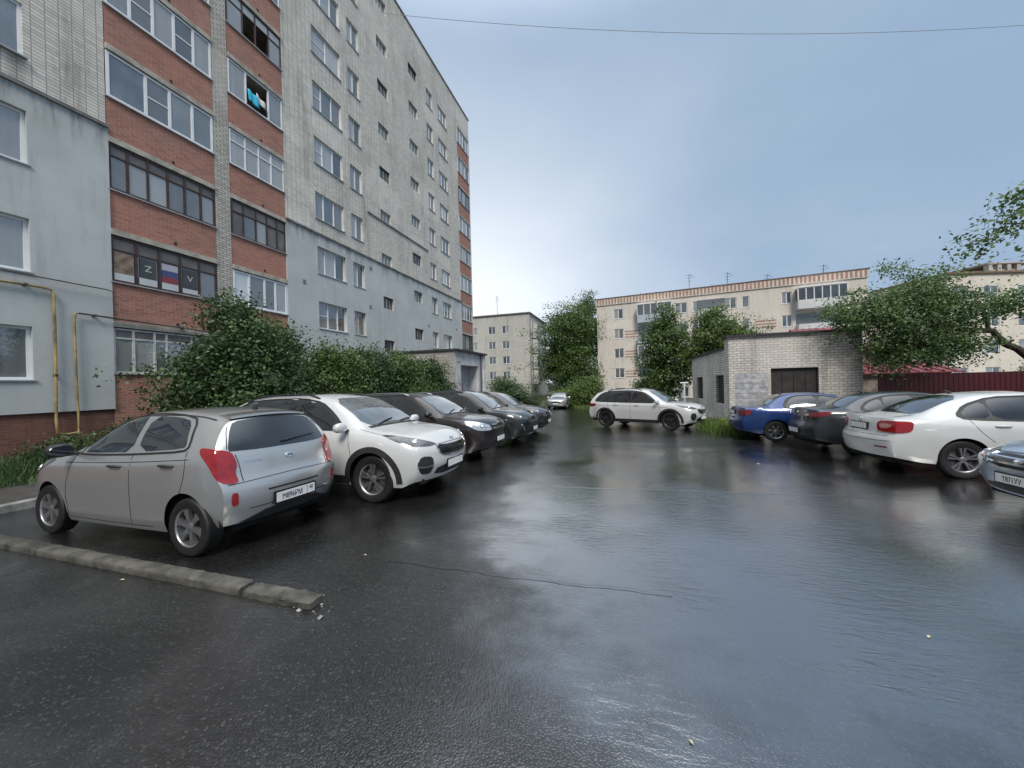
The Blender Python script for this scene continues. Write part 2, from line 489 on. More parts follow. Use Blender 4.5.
def make_wheel(root, x, y, rt, width, spokes, style, side, sink=0.0):
    """side +1: outer face towards +y"""
    rr_ = rt * 0.66
    o = bpy.data.objects.new('wheel', None); COL.objects.link(o); o.parent = root; o.location = (x, y, rt - sink)
    t = MB(); h = width / 2
    prof = [(rr_, -h * 0.9), (rr_ + 0.015, -h), (rt * 0.93, -h * 0.98), (rt * 0.985, -h * 0.8)]
    for k in range(-3, 4):
        prof += [(rt, (k - 0.35) * h * 0.22), (rt, (k + 0.25) * h * 0.22), (rt - 0.008, (k + 0.3) * h * 0.22), (rt - 0.008, (k + 0.6) * h * 0.22)]
    prof += [(rt * 0.985, h * 0.8), (rt * 0.93, h * 0.98), (rr_ + 0.015, h), (rr_, h * 0.9)]
    t.lathe(prof, 48)
    t.build('tyre', CM['tyre'], o, 40)
    r = MB(); s = side
    r.lathe([(rr_ * 1.0, s * h * 0.92), (rr_ * 0.985, s * h * 0.86), (rr_ * 0.93, s * h * 0.78), (rr_ * 0.91, s * h * 0.2), (rr_ * 0.90, -s * h * 0.8)], 40)
    yo, yi = s * h * 0.80, s * h * 0.50
    for k in range(spokes):
        a0 = 2 * math.pi * (k + 0.25) / spokes
        subs = ((-0.16, 0.05), (0.16, 0.05)) if style == 'double' else (((0.0, 0.115),) if style == 'wide' else ((0.0, 0.07),))
        for da, hwid in subs:
            dirv = (math.cos(a0 + da), math.sin(a0 + da)); pv = (-dirv[1], dirv[0])
            base = (math.cos(a0) * rr_ * 0.2, math.sin(a0) * rr_ * 0.2)
            sw = hwid * rr_ * 1.2
            ends = []
            for (cx_, cz_), ww, yy in ((base, sw * 0.9, s * h * 0.72), ((dirv[0] * rr_ * 0.55, dirv[1] * rr_ * 0.55), sw * 0.85, s * h * 0.80), ((dirv[0] * rr_ * 0.95, dirv[1] * rr_ * 0.95), sw * 1.45, yo)):
                for q, yv in ((-1, yy), (1, yy), (1, yy - s * 0.035), (-1, yy - s * 0.035)):
                    ends.append((cx_ + pv[0] * ww * q, yv, cz_ + pv[1] * ww * q))
            fs = []
            for e in range(2):
                for q in range(4): fs.append((e * 4 + q, e * 4 + (q + 1) % 4, e * 4 + 4 + (q + 1) % 4, e * 4 + 4 + q))
            r.add(ends, fs)
    r.lathe([(0.001, s * h * 0.82), (rr_ * 0.14, s * h * 0.81), (rr_ * 0.24, s * h * 0.74), (rr_ * 0.25, s * h * 0.4)], 24)
    r.build('rim', CM['darkrim'] if style == 'wide_dark' else CM['rim'], o, 35)
    b = MB(); b.lathe([(0.001, s * h * 0.22), (rr_ * 0.74, s * h * 0.22), (rr_ * 0.74, s * h * 0.1), (rr_ * 0.9, s * h * 0.08), (rr_ * 0.9, -s * h * 0.6)], 28)
    b.build('brake_disc', CM['brake'], o, 30)
    return o

def text_mesh(txt, size, mat, parent, name, M, ext=0.0015, sx=1.0):
    cu = bpy.data.curves.new(name, 'FONT'); cu.body = txt; cu.size = size; cu.align_x = 'CENTER'; cu.align_y = 'CENTER'; cu.extrude = ext
    o = bpy.data.objects.new(name + '_tmp', cu); COL.objects.link(o)
    dg = bpy.context.evaluated_depsgraph_get(); dg.update()
    me = bpy.data.meshes.new_from_object(o.evaluated_get(dg)); me.name = name
    bpy.data.objects.remove(o); bpy.data.curves.remove(cu)
    me.transform(Matrix.Diagonal((sx, 1, 1, 1)))
    r = link(name, me, mat, parent, fix=False); r.matrix_local = M
    return r

def face_matrix(p, normal, up=(0, 0, 1)):
    n = Vector(normal).normalized(); u = Vector(up); u = (u - n * u.dot(n)).normalized(); x = u.cross(n)
    return Matrix(((x.x, u.x, n.x, p[0]), (x.y, u.y, n.y, p[1]), (x.z, u.z, n.z, p[2]), (0, 0, 0, 1)))

def plate(root, skin, x, z, sign, texts, frame=True, y=0.0, tilt=0.0):
    """number plate on the front (sign +1) or rear (-1)"""
    q, n = skin.hit((x, y, z), (-sign, 0, 0))
    n = Vector((sign, 0, tilt)).normalized()
    M = face_matrix(q + n * 0.012, n)
    f = MB()
    f.box(-0.275, 0.275, -0.072, 0.072, -0.03, 0.004)
    o = f.build('number_plate', CM['gloss'] if frame else CM['white'], root, None, 0.004); o.matrix_local = M
    p = MB(); p.box(-0.257, 0.257, -0.053, 0.053, 0.0045, 0.0075)
    p.build('plate_panel', CM['white'], o, None, 0.002)
    b = MB(); b.box(0.142, 0.146, -0.053, 0.053, 0.0076, 0.0085); b.build('plate_divider', CM['ink'], o)
    for t, size, px, py in texts:
        text_mesh(t, size, CM['ink'], o, 'plate_text', Matrix.Translation((px, py, 0.0085)), 0.0008, 0.8)
    return o

def mirror_pts(pts): return [(p[0], -p[1], p[2]) for p in pts]

def make_car(name, S, loc, rz, label, cat='car', group=None):
    root = thing(name, loc, label, cat, rz, group)
    vs, fs = body_grid(S)
    me = bpy.data.meshes.new('body'); me.from_pydata(vs, [], fs); me.update()
    body = link('body', me, S['paint'], root, 58)
    sk = Skin(me)
    L, W, wb, fo, rt = S['L'], S['W'], S['wb'], S['fo'], S['rt']
    X = lambda u: wb / 2 + fo - u
    def part(nm, vf, mat, parent=root, smooth=40):
        m = bpy.data.meshes.new(nm); m.from_pydata([tuple(v) for v in vf[0]], [], vf[1]); m.update()
        return link(nm, m, mat, parent, smooth)
    def ptc(nm, pts, d, mat, both=True, off=0.004, rnd=2, seg=0.045, parent=root, depth=0.02):
        res = [part(nm, sk.patch(pts, d, off, seg, rnd, depth), mat, parent)]
        if both: res.append(part(nm, sk.patch(mirror_pts(pts), (d[0], -d[1], d[2]), off, seg, rnd, depth), mat, parent))
        return res
    # underside and wheel wells
    ub = MB(); zb0 = S['bottom'][len(S['bottom']) // 2][1]
    wi = W / 2 - S.get('tw', 0.2) - 0.05
    ub.box(X(L - 0.22), X(0.22), -wi, wi, zb0 + 0.005, 0.62)
    ub.box(X(fo + wb - S['arch'] - 0.005), X(fo + S['arch'] + 0.005), -W / 2 * 0.90, W / 2 * 0.90, zb0 + 0.012, 0.55)
    for a, b in ((0.42, fo - S['arch'] - 0.005), (fo + wb + S['arch'] + 0.005, L - 0.42)):
        if b > a + 0.02: ub.box(X(b), X(a), -W / 2 * 0.74, W / 2 * 0.74, zb0 + 0.05, 0.55)
    ub.build('underbody', CM['under'], root)
    for uw in (fo, fo + wb):
        for s in (1, -1):
            make_wheel(root, X(uw), s * (W / 2 - S.get('tw', 0.2) / 2 - 0.012), rt, S.get('tw', 0.2), S['spokes'], S['rimstyle'], s)
            li = MB(); n = 20; a_ = S['arch'] + 0.004          # wheel well lining
            for k in range(n):
                t0, t1 = math.pi * k / n, math.pi * (k + 1) / n
                p = lambda t, y: (X(uw) + a_ * math.cos(t), y, rt + a_ * math.sin(t))
                li.quad(p(t0, s * wi), p(t1, s * wi), p(t1, s * W / 2 * 0.90), p(t0, s * W / 2 * 0.90))
            li.build('wheel_liner', CM['under'], root)
    yS = 3.0
    sd_ = (0, -1, 0)
    # glass
    if S.get('surround', True) and S.get('daylight'):
        ptc('window_surround', [(X(u), W / 2, z) for u, z in S['daylight']], sd_, CM['plastic'], off=0.0015, rnd=1)
    for pts in S['side_windows']:
        P = [(X(u), W / 2, z) for u, z in pts]
        ptc('side_window', P, sd_, CM['glass'], off=0.004, rnd=S.get('wrnd', 1))
    if S.get('daylight'):
        P = [(X(u), W / 2, z) for u, z in S['daylight']]
        for s in (1, -1):
            part('window_trim', sk.ribbon(P if s > 0 else mirror_pts(P), (0, -s, 0), S.get('trimw', 0.022), 0.007, True, rnd=1), S.get('trim_mat', CM['rubber']))
    u0_, u1_, y0_, y1_ = S['screen']                       # windscreen: bottom u, top u, half widths
    P = [(X(u0_), -y0_, 1.2), (X(u0_ - 0.05), 0, 1.2), (X(u0_), y0_, 1.2), (X(u1_), y1_, 1.3), (X(u1_ - 0.03), 0, 1.3), (X(u1_), -y1_, 1.3)]
    sc = ptc('windscreen', P, (0, 0, -1), CM['screen'], False, 0.003, 1, 0.05)[0]
    cw = MB()
    for yw in (-0.45, 0.12):
        a, na = sk.hit((X(u0_ - 0.02), yw, 1.2), (0, 0, -1)); b, nb = sk.hit((X(u0_ + 0.10), yw + 0.52, 1.2), (0, 0, -1))
        c, nc = sk.hit((X(u0_ + 0.05), yw + 0.25, 1.2), (0, 0, -1))
        cw.tube([a + na * 0.02, c + nc * 0.018, b + nb * 0.015], 0.009, 6)
    cw.build('wiper', CM['plastic'], root, 50)
    part('cowl', sk.ribbon([(X(u0_ - 0.02), -y0_ * 0.98, 1.2), (X(u0_ - 0.075), 0, 1.2), (X(u0_ - 0.02), y0_ * 0.98, 1.2)], (0, 0, -1), 0.07, 0.006, rnd=2), CM['plastic'])
    rg = S['rear_glass']
    if rg[0] == 'top':                                      # sedan: seen from above
        _, a, b, ya, yb = rg
        P = [(X(a), -ya, 1.2), (X(a), ya, 1.2), (X(b), yb, 1.1), (X(b + 0.04), 0, 1.1), (X(b), -yb, 1.1)]
        ptc('rear_window', P, (0, 0, -1), CM['glass'], False, 0.003, 1, 0.05)
    else:                                                   # hatch: seen from behind
        P = [(-L / 2, y, z) for y, z in rg[1]]
        P = P + [(-L / 2, -y, z) for y, z in reversed(rg[1])]
        ptc('rear_window', P, (1, 0, 0), CM['glass'], False, 0.004, 1, 0.05)
    # lamps
    d = S.get('hl_dir', (-1, -0.55, -0.1))
    for pts in S.get('headlights', []):
        hl = ptc('headlight', [(X(u), y, z) for u, y, z in pts], d, CM[S.get('hl_mat', 'lampdark')], True, 0.006, 2, 0.03)
        for s, h in zip((1, -1), hl):
            c = Vector((0, 0, 0))
            for u, y, z in pts: c += Vector((X(u), s * y, z))
            c /= len(pts)
            q, n = sk.hit(c, (d[0], s * d[1], d[2]))
            m = MB(); m.lathe([(0.001, 0.004), (0.03, 0.006), (0.038, 0.010), (0.042, 0.006), (0.044, -0.01)], 18, 'z')
            lens = m.build('lens', CM['lampclear'], h, 40); lens.matrix_local = face_matrix(q + n * 0.006, n)
    for pts, mt in S.get('taillights', []):
        ptc('taillight', [(X(u), y, z) for u, y, z in pts], S.get('tl_dir', (1, -0.6, 0)), CM[mt], True, 0.012, 2, 0.018)
    for nm, pts, dd, mt, both, rnd in S.get('patches', []):
        ptc(nm, [(X(u), y, z) for u, y, z in pts], dd, CM[mt] if isinstance(mt, str) else mt, both, 0.016 if nm == 'lamp_lens' else 0.006, rnd, 0.04)
    for nm, pts, dd, wd, off, mt, both, rnd in S.get('ribbons', []):
        P = [(X(u), y, z) for u, y, z in pts]
        for s in ((1, -1) if both else (1,)):
            part(nm, sk.ribbon(P if s > 0 else mirror_pts(P), (dd[0], s * dd[1], dd[2]), wd, off, rnd=rnd), CM[mt] if isinstance(mt, str) else mt)
    # panel gaps, plus side creases whose shade is drawn as dark lines
    gaps = [[(X(u), W / 2, z) for u, z in g] for g in S.get('gaps', [])]
    if gaps:
        g = ([], [])
        for P in gaps:
            for s in (1, -1):
                v, f = sk.ribbon(P if s > 0 else mirror_pts(P), (0, -s, 0), 0.008, 0.0012, rnd=2)
                k = len(g[0]); g[0].extend(v); g[1].extend([tuple(i + k for i in q) for q in f])
        for P, dd in S.get('gaps3', []):
            v, f = sk.ribbon([(X(u), y, z) for u, y, z in P], dd, 0.008, 0.0012, rnd=1)
            k = len(g[0]); g[0].extend(v); g[1].extend([tuple(i + k for i in q) for q in f])
        part('gap_and_crease_line', g, CM['under'])
    if S.get('cladding'):
        for s in (1, -1):
            for uw in (fo, fo + wb):
                P = [(X(uw) + (S['arch'] + 0.034) * math.cos(a), s * W / 2, rt + (S['arch'] + 0.034) * math.sin(a)) for a in np.linspace(-0.12, math.pi + 0.12, 22)]
                part('arch_trim', sk.ribbon(P, (0, -s, 0), 0.086, 0.009), CM['plastic'])
            P = [(X(fo + S['arch'] + 0.02), s * W / 2, zb0 + 0.07), (X(fo + wb - S['arch'] - 0.02), s * W / 2, zb0 + 0.07)]
            part('sill_trim', sk.ribbon(P, (0, -s, 0), 0.13, 0.008), CM['plastic'])
    for u, z in S.get('handles', []):
        for s in (1, -1):
            q, n = sk.hit((X(u), s * W / 2, z), (0, -s, 0))
            m = MB(); m.tube([(-0.10, 0, 0.0), (-0.085, 0, 0.022), (0, 0, 0.030), (0.085, 0, 0.022), (0.10, 0, 0.0)], [0.010, 0.013, 0.015, 0.013, 0.010], 8)
            o = m.build('door_handle', S.get('handle_mat', S['paint']), root, 60); o.matrix_local = face_matrix(q, n)
    # mirrors
    um, zm = S['mirror']
    for s in (1, -1):
        q, n = sk.hit((X(um), s * W / 2, zm), (0, -s, 0))
        m = MB(); prof = []
        for k in range(11):
            t = math.pi * k / 10; prof.append((max(0.001, 0.078 * math.sin(t) ** 0.7), -0.115 * math.cos(t)))
        m.lathe(prof, 16)
        m.v = [(v[0] * 0.75 + (0.02 if v[0] > 0 else 0), v[1], v[2]) for v in m.v]
        m.v = [(max(v[0], -0.035), v[1], v[2]) for v in m.v]
        o = m.build('wing_mirror', S.get('mirror_mat', S['paint']), root, 50); o.location = (q.x + 0.02, q.y + s * 0.15, q.z + 0.055)
        g = MB(); g.lathe([(0.001, -0.037), (0.058, -0.037), (0.06, -0.034)], 20, 'x'); g.v = [(v[0], v[1] * 1.7, v[2]) for v in g.v]
        g.build('mirror_glass', CM['glass'], o)
        a = MB(); a.box(-0.03, 0.035, -0.03 if s > 0 else -0.11, 0.11 if s > 0 else 0.03, -0.02, 0.012); ao = a.build('mirror_arm', CM['plastic'], root, None, 0.008); ao.location = (q.x + 0.02, q.y - (0.0), q.z + 0.005)
    if S.get('rails'):
        ua, ub_, yr, dz = S['rails']
        for s in (1, -1):
            pts = []
            for k in range(15):
                u = ua + (ub_ - ua) * k / 14
                q, n = sk.hit((X(u), s * yr, 1.6), (0, 0, -1))
                pts.append(q + Vector((0, 0, dz * min(1.0, min(k, 14 - k) / 1.6))))
            m = MB(); m.tube(pts, 0.016, 8); m.build('roof_rail', CM[S.get('rail_mat', 'plastic')], root, 60)
    if S.get('antenna'):
        q, n = sk.hit((X(S['antenna']), 0, 1.5), (0, 0, -1))
        m = MB(); m.tube([q, q + Vector((-0.05, 0, 0.045)), q + Vector((-0.10, 0, 0.055))], [0.03, 0.018, 0.006], 8); m.build('antenna', CM['plastic'], root, 50)
    if S.get('spoiler'):
        us_, ys_, zs_ = S['spoiler']
        m = MB(); n = 12; vv, ff_ = [], []
        for k in range(n + 1):
            y = ys_ * (2 * k / n - 1); bow = 0.05 * (1 - (y / ys_) ** 2)
            x = X(us_) - bow
            for dx, dz in ((0.18, -0.005), (0.10, 0.016), (-0.06, -0.004), (-0.065, -0.025), (0.1, -0.035)): vv.append((x + dx, y, zs_ + dz + 0.03 * (1 - (y / ys_) ** 2)))
        for k in range(n):
            for j in range(5): ff_.append((k * 5 + j, k * 5 + (j + 1) % 5, k * 5 + 5 + (j + 1) % 5, k * 5 + 5 + j))
        ff_ += [tuple(range(5)), tuple(n * 5 + j for j in range(4, -1, -1))]
        m.add(vv, ff_); m.build('roof_spoiler', S['paint'], root, 45)
    for sgn, z, texts, kw in S.get('plates', []):
        plate(root, sk, sgn * L / 2, z, sgn, texts, **kw)
    for sgn, y, z, a, b in S.get('badges', []):
        q, n = sk.hit((sgn * L / 2, y, z), (-sgn, 0, 0))
        m = MB(); m.lathe([(0.001, 0.010), (0.8, 0.010), (1.0, 0.006), (1.02, -0.01)], 24, 'z'); m.v = [(v[0] * a, v[1] * b, v[2]) for v in m.v]
        o = m.build('badge', CM['chrome'], root, 40); o.matrix_local = face_matrix(q, n)
    return root, sk
# ---------------------------------------------------------------- car shapes (u = metres behind the nose, y = half side, z = height)
P_SILVER = paint('silver_car_paint', (0.53, 0.53, 0.52), 0.72, 0.29)
P_WHITE = paint('white_car_paint', (0.51, 0.515, 0.51), 0.0, 0.4)
P_BLACK = paint('black_car_paint', (0.010, 0.010, 0.011), 0.0, 0.3)
P_BROWN = paint('dark_brown_car_paint', (0.020, 0.014, 0.013), 0.3, 0.3)
P_GREEN = paint('dark_grey_green_car_paint', (0.018, 0.022, 0.022), 0.4, 0.3)
P_BLUE = paint('blue_car_paint', (0.008, 0.036, 0.145), 0.35, 0.32)
P_GREY = paint('dark_grey_car_paint', (0.040, 0.041, 0.045), 0.6, 0.33)
P_NAVY = paint('steel_blue_car_paint', (0.40, 0.47, 0.58), 0.55, 0.33)

def sx_(pts, k): return [(u * k, *r) for u, *r in pts]

HATCH = dict(
    L=3.595, W=1.595, wb=2.385, fo=0.67, rt=0.292, arch=0.345, tw=0.175, paint=P_SILVER, spokes=6, rimstyle='wide', kf=0.25, kr=0.16, fr=1.2, corner=0.26, crown=0.035,
    top=[(0, .72), (.10, .80), (.35, .90), (.88, 1.00), (1.70, 1.405), (2.1, 1.465), (2.5, 1.475), (3.0, 1.45), (3.595, 1.375)],
    belt=[(0, .70), (.4, .85), (1.0, .93), (2.0, .975), (3.0, 1.05), (3.595, 1.09)],
    bottom=[(0, .26), (.3, .20), (1.2, .19), (2.6, .20), (3.2, .24), (3.595, .30)],
    plan=[(0, .70), (.12, .745), (.5, .79), (.9, .7975), (2.8, .7975), (3.3, .775), (3.595, .735)],
    topw=[(0, .60), (.88, .64), (1.3, .59), (1.7, .555), (2.4, .56), (3.595, .52)],
    pf=[(.2, .10), (.45, .0), (.65, .02), (.85, .10)],
    pr=[(.28, .09), (.42, .02), (.55, .0), (.66, .0), (.76, .05), (.95, .10), (1.05, .14), (1.2, .23), (1.375, .35)],
    screen=(.92, 1.66, .60, .50),
    side_windows=[[(1.20, .99), (1.66, 1.29), (1.98, 1.385), (2.10, 1.395), (2.12, 1.015), (1.6, .995)],
                  [(2.22, 1.02), (2.20, 1.395), (2.62, 1.385), (2.84, 1.34), (2.95, 1.12), (2.93, 1.075)]],
    daylight=[(1.10, .965), (1.64, 1.32), (1.98, 1.412), (2.35, 1.422), (2.68, 1.405), (2.90, 1.36), (3.01, 1.1), (2.95, 1.045), (2.2, .995), (1.6, .97)], trimw=0.02,
    rear_glass=('rear', [(.60, 1.03), (.61, 1.07), (.535, 1.24), (.47, 1.33), (.25, 1.355), (0.0, 1.36)][::1]),
    headlights=[[(.10, .50, .66), (.35, .70, .80), (.80, .76, .92), (.62, .77, .80), (.25, .70, .64)]], hl_mat='lampdark',
    taillights=[([(3.42, .60, 1.02), (3.36, .64, 1.05), (3.24, .76, 1.09), (3.24, .78, 1.03), (3.32, .765, .93), (3.40, .725, .75), (3.48, .66, .715), (3.52, .60, .725), (3.50, .625, .82), (3.50, .60, .905)], 'red')],
    tl_dir=(1, -0.55, 0), surround=False,
    gaps=[[(1.05, .25), (1.02, .55), (1.14, .95)], [(2.16, .24), (2.17, .7), (2.16, 1.0)], [(2.95, .62), (3.02, .80), (3.0, 1.05)], [(1.05, .245), (1.6, .24), (2.16, .24), (2.5, .25)], [(1.0, .87), (2.0, .90), (3.05, .97)]],  # last line is the side crease, its shade drawn as a dark strip
    gaps3=[([(3.5, y, .715 + 0.02 * (1 - (y / .6) ** 2)) for y in np.linspace(-.68, .68, 9)], (1, 0, 0)), ([(3.4, .545, .73), (3.4, .55, .90), (3.4, .565, 1.0)], (1, 0, 0)), ([(3.4, -.545, .73), (3.4, -.55, .90), (3.4, -.565, 1.0)], (1, 0, 0)), ([(3.4, .62, 1.06), (3.35, .56, 1.25), (3.3, .49, 1.36), (3.3, 0, 1.375), (3.3, -.49, 1.36), (3.35, -.56, 1.25), (3.4, -.62, 1.06)], (1, 0, 0)), ([(3.4, -.5, .44), (3.45, 0, .445), (3.4, .5, .44)], (1, 0, 0))],
    ribbons=[('rain_gutter', [(1.75, .53, 1.6), (2.4, .56, 1.6), (3.1, .53, 1.6)], (0, 0, -1), .02, .002, 'plastic', True, 1), ('tailgate_trim', [(3.5, -.33, .60), (3.5, .33, .60)], (1, 0, 0), .018, .004, 'plastic', False, 0)],
    handles=[(1.92, .86), (2.76, .90)], handle_mat=CM['plastic'], mirror=(1.16, .97), mirror_mat=CM['plastic'], antenna=2.95, spoiler=(3.16, .47, 1.385),
    patches=[('fog_lamp', [(3.5, .60, .50), (3.5, .665, .50), (3.5, .665, .63), (3.5, .60, .63)], (1, -.5, 0), 'red', True, 1),
             ('bumper_diffuser', [(3.5, -.60, .28), (3.5, -.50, .33), (3.5, -.30, .40), (3.5, .30, .40), (3.5, .50, .33), (3.5, .60, .28)], (1, 0, 0), 'plastic', False, 1),
                          ('grille', [(0, -.35, .64), (0, .35, .64), (0, .3, .70), (0, -.3, .70)], (-1, 0, 0), 'plastic', False, 1)],
    plates=[(-1, .485, [('M896РМ', .088, -.055, -.006), ('40', .062, .20, .012)], {})],
)
def suv(**kw):
    S = dict(
        L=4.485, W=1.855, wb=2.67, fo=0.915, rt=0.348, arch=0.405, tw=0.225, paint=P_WHITE, spokes=5, rimstyle='double', kf=0.30, kr=0.17, fr=1.3, corner=0.24, crown=0.035, flare=0.03,
        top=[(0, .85), (.05, .925), (.18, .985), (.65, 1.05), (1.10, 1.105), (1.55, 1.37), (1.98, 1.565), (2.45, 1.62), (3.1, 1.615), (3.9, 1.555), (4.485, 1.47)],
        belt=[(0, .83), (.3, .915), (1.1, 1.0), (2.0, 1.03), (3.2, 1.07), (4.2, 1.12), (4.485, 1.11)],
        bottom=[(0, .30), (.3, .23), (1.2, .24), (3.2, .25), (4.1, .29), (4.485, .38)],
        plan=[(0, .80), (.1, .85), (.35, .905), (.8, .9275), (3.7, .9275), (4.2, .90), (4.485, .85)],
        topw=[(0, .70), (.5, .73), (1.1, .735), (1.55, .68), (2.0, .63), (2.6, .63), (3.6, .61), (4.485, .57)],
        pf=[(.28, .14), (.42, .05), (.58, .0), (.72, .0), (.84, .05), (.95, .12)],
        pr=[(.3, .12), (.5, .02), (.65, .0), (.8, .03), (1.0, .08), (1.15, .15), (1.3, .26), (1.47, .42)],
        screen=(1.16, 1.94, .67, .56),
        side_windows=[[(1.50, 1.075), (1.78, 1.29), (2.05, 1.45), (2.42, 1.515), (2.46, 1.095)],
                      [(2.53, 1.10), (2.51, 1.52), (3.20, 1.505), (3.42, 1.14)],
                      [(3.49, 1.155), (3.33, 1.495), (3.70, 1.46), (3.92, 1.26)]],
        daylight=[(1.40, 1.05), (1.76, 1.32), (2.04, 1.478), (2.45, 1.548), (3.2, 1.537), (3.75, 1.487), (4.03, 1.24), (3.45, 1.115), (2.4, 1.07)], trimw=0.02,
        rear_glass=('rear', [(.66, 1.12), (.67, 1.16), (.60, 1.34), (.54, 1.43), (0.0, 1.45)]),
        headlights=[[(.05, .47, .84), (.25, .68, .925), (.80, .86, 1.01), (.60, .88, .925), (.28, .84, .83), (.12, .60, .81)]],
        taillights=[([(4.4, .46, .98), (4.3, .70, 1.0), (4.05, .85, 1.04), (4.1, .88, .93), (4.3, .80, .88), (4.4, .46, .92)], 'red')],
        gaps=[[(1.28, .30), (1.24, .6), (1.36, 1.02)], [(2.49, .28), (2.50, .8), (2.48, 1.08)], [(3.32, .72), (3.52, .95), (3.52, 1.12)], [(1.28, .29), (2.49, .28), (3.1, .30)]],
        gaps3=[([(.55, .86, .94), (.85, .83, 1.0), (1.2, .78, 1.06)], (0, -1, -0.6)), ([(.55, -.86, .94), (.85, -.83, 1.0), (1.2, -.78, 1.06)], (0, 1, -0.6)), ([(0, y, .845 - .0 * y) for y in np.linspace(-.5, .5, 7)], (-1, 0, -.3))],
        handles=[(2.22, .93), (3.12, .96)], mirror=(1.42, 1.05), antenna=3.85, rails=(2.15, 3.75, .60, .045), cladding=True,
        patches=[('grille', [(0, -.47, .82), (0, -.43, .69), (0, -.17, .65), (0, .17, .65), (0, .43, .69), (0, .47, .82), (0, .2, .80), (0, -.2, .80)], (-1, 0, 0), 'gloss', False, 1),
                 ('air_intake', [(0, -.50, .36), (0, .50, .36), (0, .46, .50), (0, -.46, .50)], (-1, 0, 0), 'plastic', False, 1),
                 ('fog_surround', [(.1, .58, .66), (.2, .74, .68), (.25, .80, .57), (.2, .74, .42), (.1, .60, .40), (.1, .55, .52)], (-1, -.45, 0), 'plastic', True, 1),
                 ('bumper_diffuser', [(4.4, -.72, .38), (4.4, -.66, .54), (4.4, .66, .54), (4.4, .72, .38)], (1, 0, 0), 'plastic', False, 1)],
        ribbons=[('grille_trim', [(0, -.49, .83), (0, -.45, .68), (0, -.17, .635), (0, .17, .635), (0, .45, .68), (0, .49, .83)], (-1, 0, 0), .022, .012, 'chrome', False, 1),
                 ('fog_trim', [(.1, .56, .525), (.2, .68, .515), (.25, .78, .535)], (-1, -.45, 0), .022, .012, 'chrome', True, 1)],
        plates=[(1, .50, [], {})], badges=[(1, 0, .875, .065, .03)],
    )
    S.update(kw); return S
def sedan(**kw):
    S = dict(
        L=4.57, W=1.77, wb=2.58, fo=0.93, rt=0.316, arch=0.37, tw=0.205, paint=P_WHITE, spokes=5, rimstyle='double', kf=0.26, kr=0.20, fr=1.1, corner=0.26, crown=0.035, flare=0.018,
        top=[(0, .70), (.08, .775), (.4, .875), (1.12, .985), (1.55, 1.215), (1.98, 1.40), (2.5, 1.457), (2.95, 1.44), (3.4, 1.345), (4.05, 1.075), (4.25, 1.05), (4.57, 1.02)],
        belt=[(0, .68), (.5, .82), (1.1, .91), (3.0, .955), (4.1, .985), (4.57, .97)],
        bottom=[(0, .26), (.3, .20), (1.3, .19), (3.2, .20), (4.1, .24), (4.57, .31)],
        plan=[(0, .76), (.1, .81), (.4, .87), (.9, .885), (3.7, .885), (4.2, .865), (4.57, .80)],
        topw=[(0, .63), (1.1, .68), (1.55, .61), (1.98, .565), (2.6, .57), (3.2, .555), (3.6, .58), (4.05, .67), (4.57, .68)],
        pf=[(.22, .12), (.42, .01), (.6, .0), (.8, .08)],
        pr=[(.26, .10), (.40, .02), (.55, .0), (.64, .01), (.70, .05), (.9, .085), (1.03, .13)],
        screen=(1.17, 1.94, .60, .50),
        side_windows=[[(1.50, .965), (1.76, 1.155), (2.02, 1.285), (2.40, 1.35), (2.43, .99)],
                      [(2.50, .99), (2.48, 1.352), (2.95, 1.335), (3.06, 1.30), (3.07, 1.0)],
                      [(3.11, 1.005), (3.10, 1.29), (3.33, 1.20), (3.46, 1.09), (3.44, 1.03)]],
        daylight=[(1.42, .94), (1.74, 1.185), (2.0, 1.312), (2.42, 1.38), (2.97, 1.362), (3.36, 1.225), (3.54, 1.06), (3.44, .99), (2.4, .965)], trimw=0.02,
        rear_glass=('top', 3.22, 3.98, .47, .57),
        headlights=[[(.06, .42, .64), (.2, .62, .74), (.55, .80, .84), (.42, .82, .72), (.15, .70, .62)]],
        taillights=[([(4.5, .50, .93), (4.42, .66, .955), (4.25, .78, .95), (4.12, .83, .94), (4.15, .84, .78), (4.3, .82, .745), (4.45, .66, .745), (4.5, .52, .77)], 'red')],
        tl_dir=(1, -0.8, 0),
        gaps=[[(1.28, .25), (1.24, .55), (1.36, .92)], [(2.46, .24), (2.47, .7), (2.46, .98)], [(3.12, .62), (3.3, .80), (3.40, 1.0)], [(1.28, .245), (2.46, .235), (3.0, .25)]],
        gaps3=[([(4.5, y, .685) for y in np.linspace(-.70, .70, 7)], (1, 0, 0)), ([(4.4, .56, 1.1), (4.4, .51, .95), (4.4, .49, .72)], (1, 0, 0)), ([(4.4, -.56, 1.1), (4.4, -.51, .95), (4.4, -.49, .72)], (1, 0, 0))],
        handles=[(2.20, .86), (3.0, .885)], mirror=(1.42, .95), antenna=3.1,
        patches=[('grille', [(0, -.40, .55), (0, .40, .55), (0, .44, .67), (0, -.44, .67)], (-1, 0, 0), 'plastic', False, 1),
                 ('air_intake', [(0, -.48, .30), (0, .48, .30), (0, .44, .42), (0, -.44, .42)], (-1, 0, 0), 'plastic', False, 1)],
        plates=[(-1, .83, [], {}), (1, .46, [], {})],
    )
    S.update(kw); return S

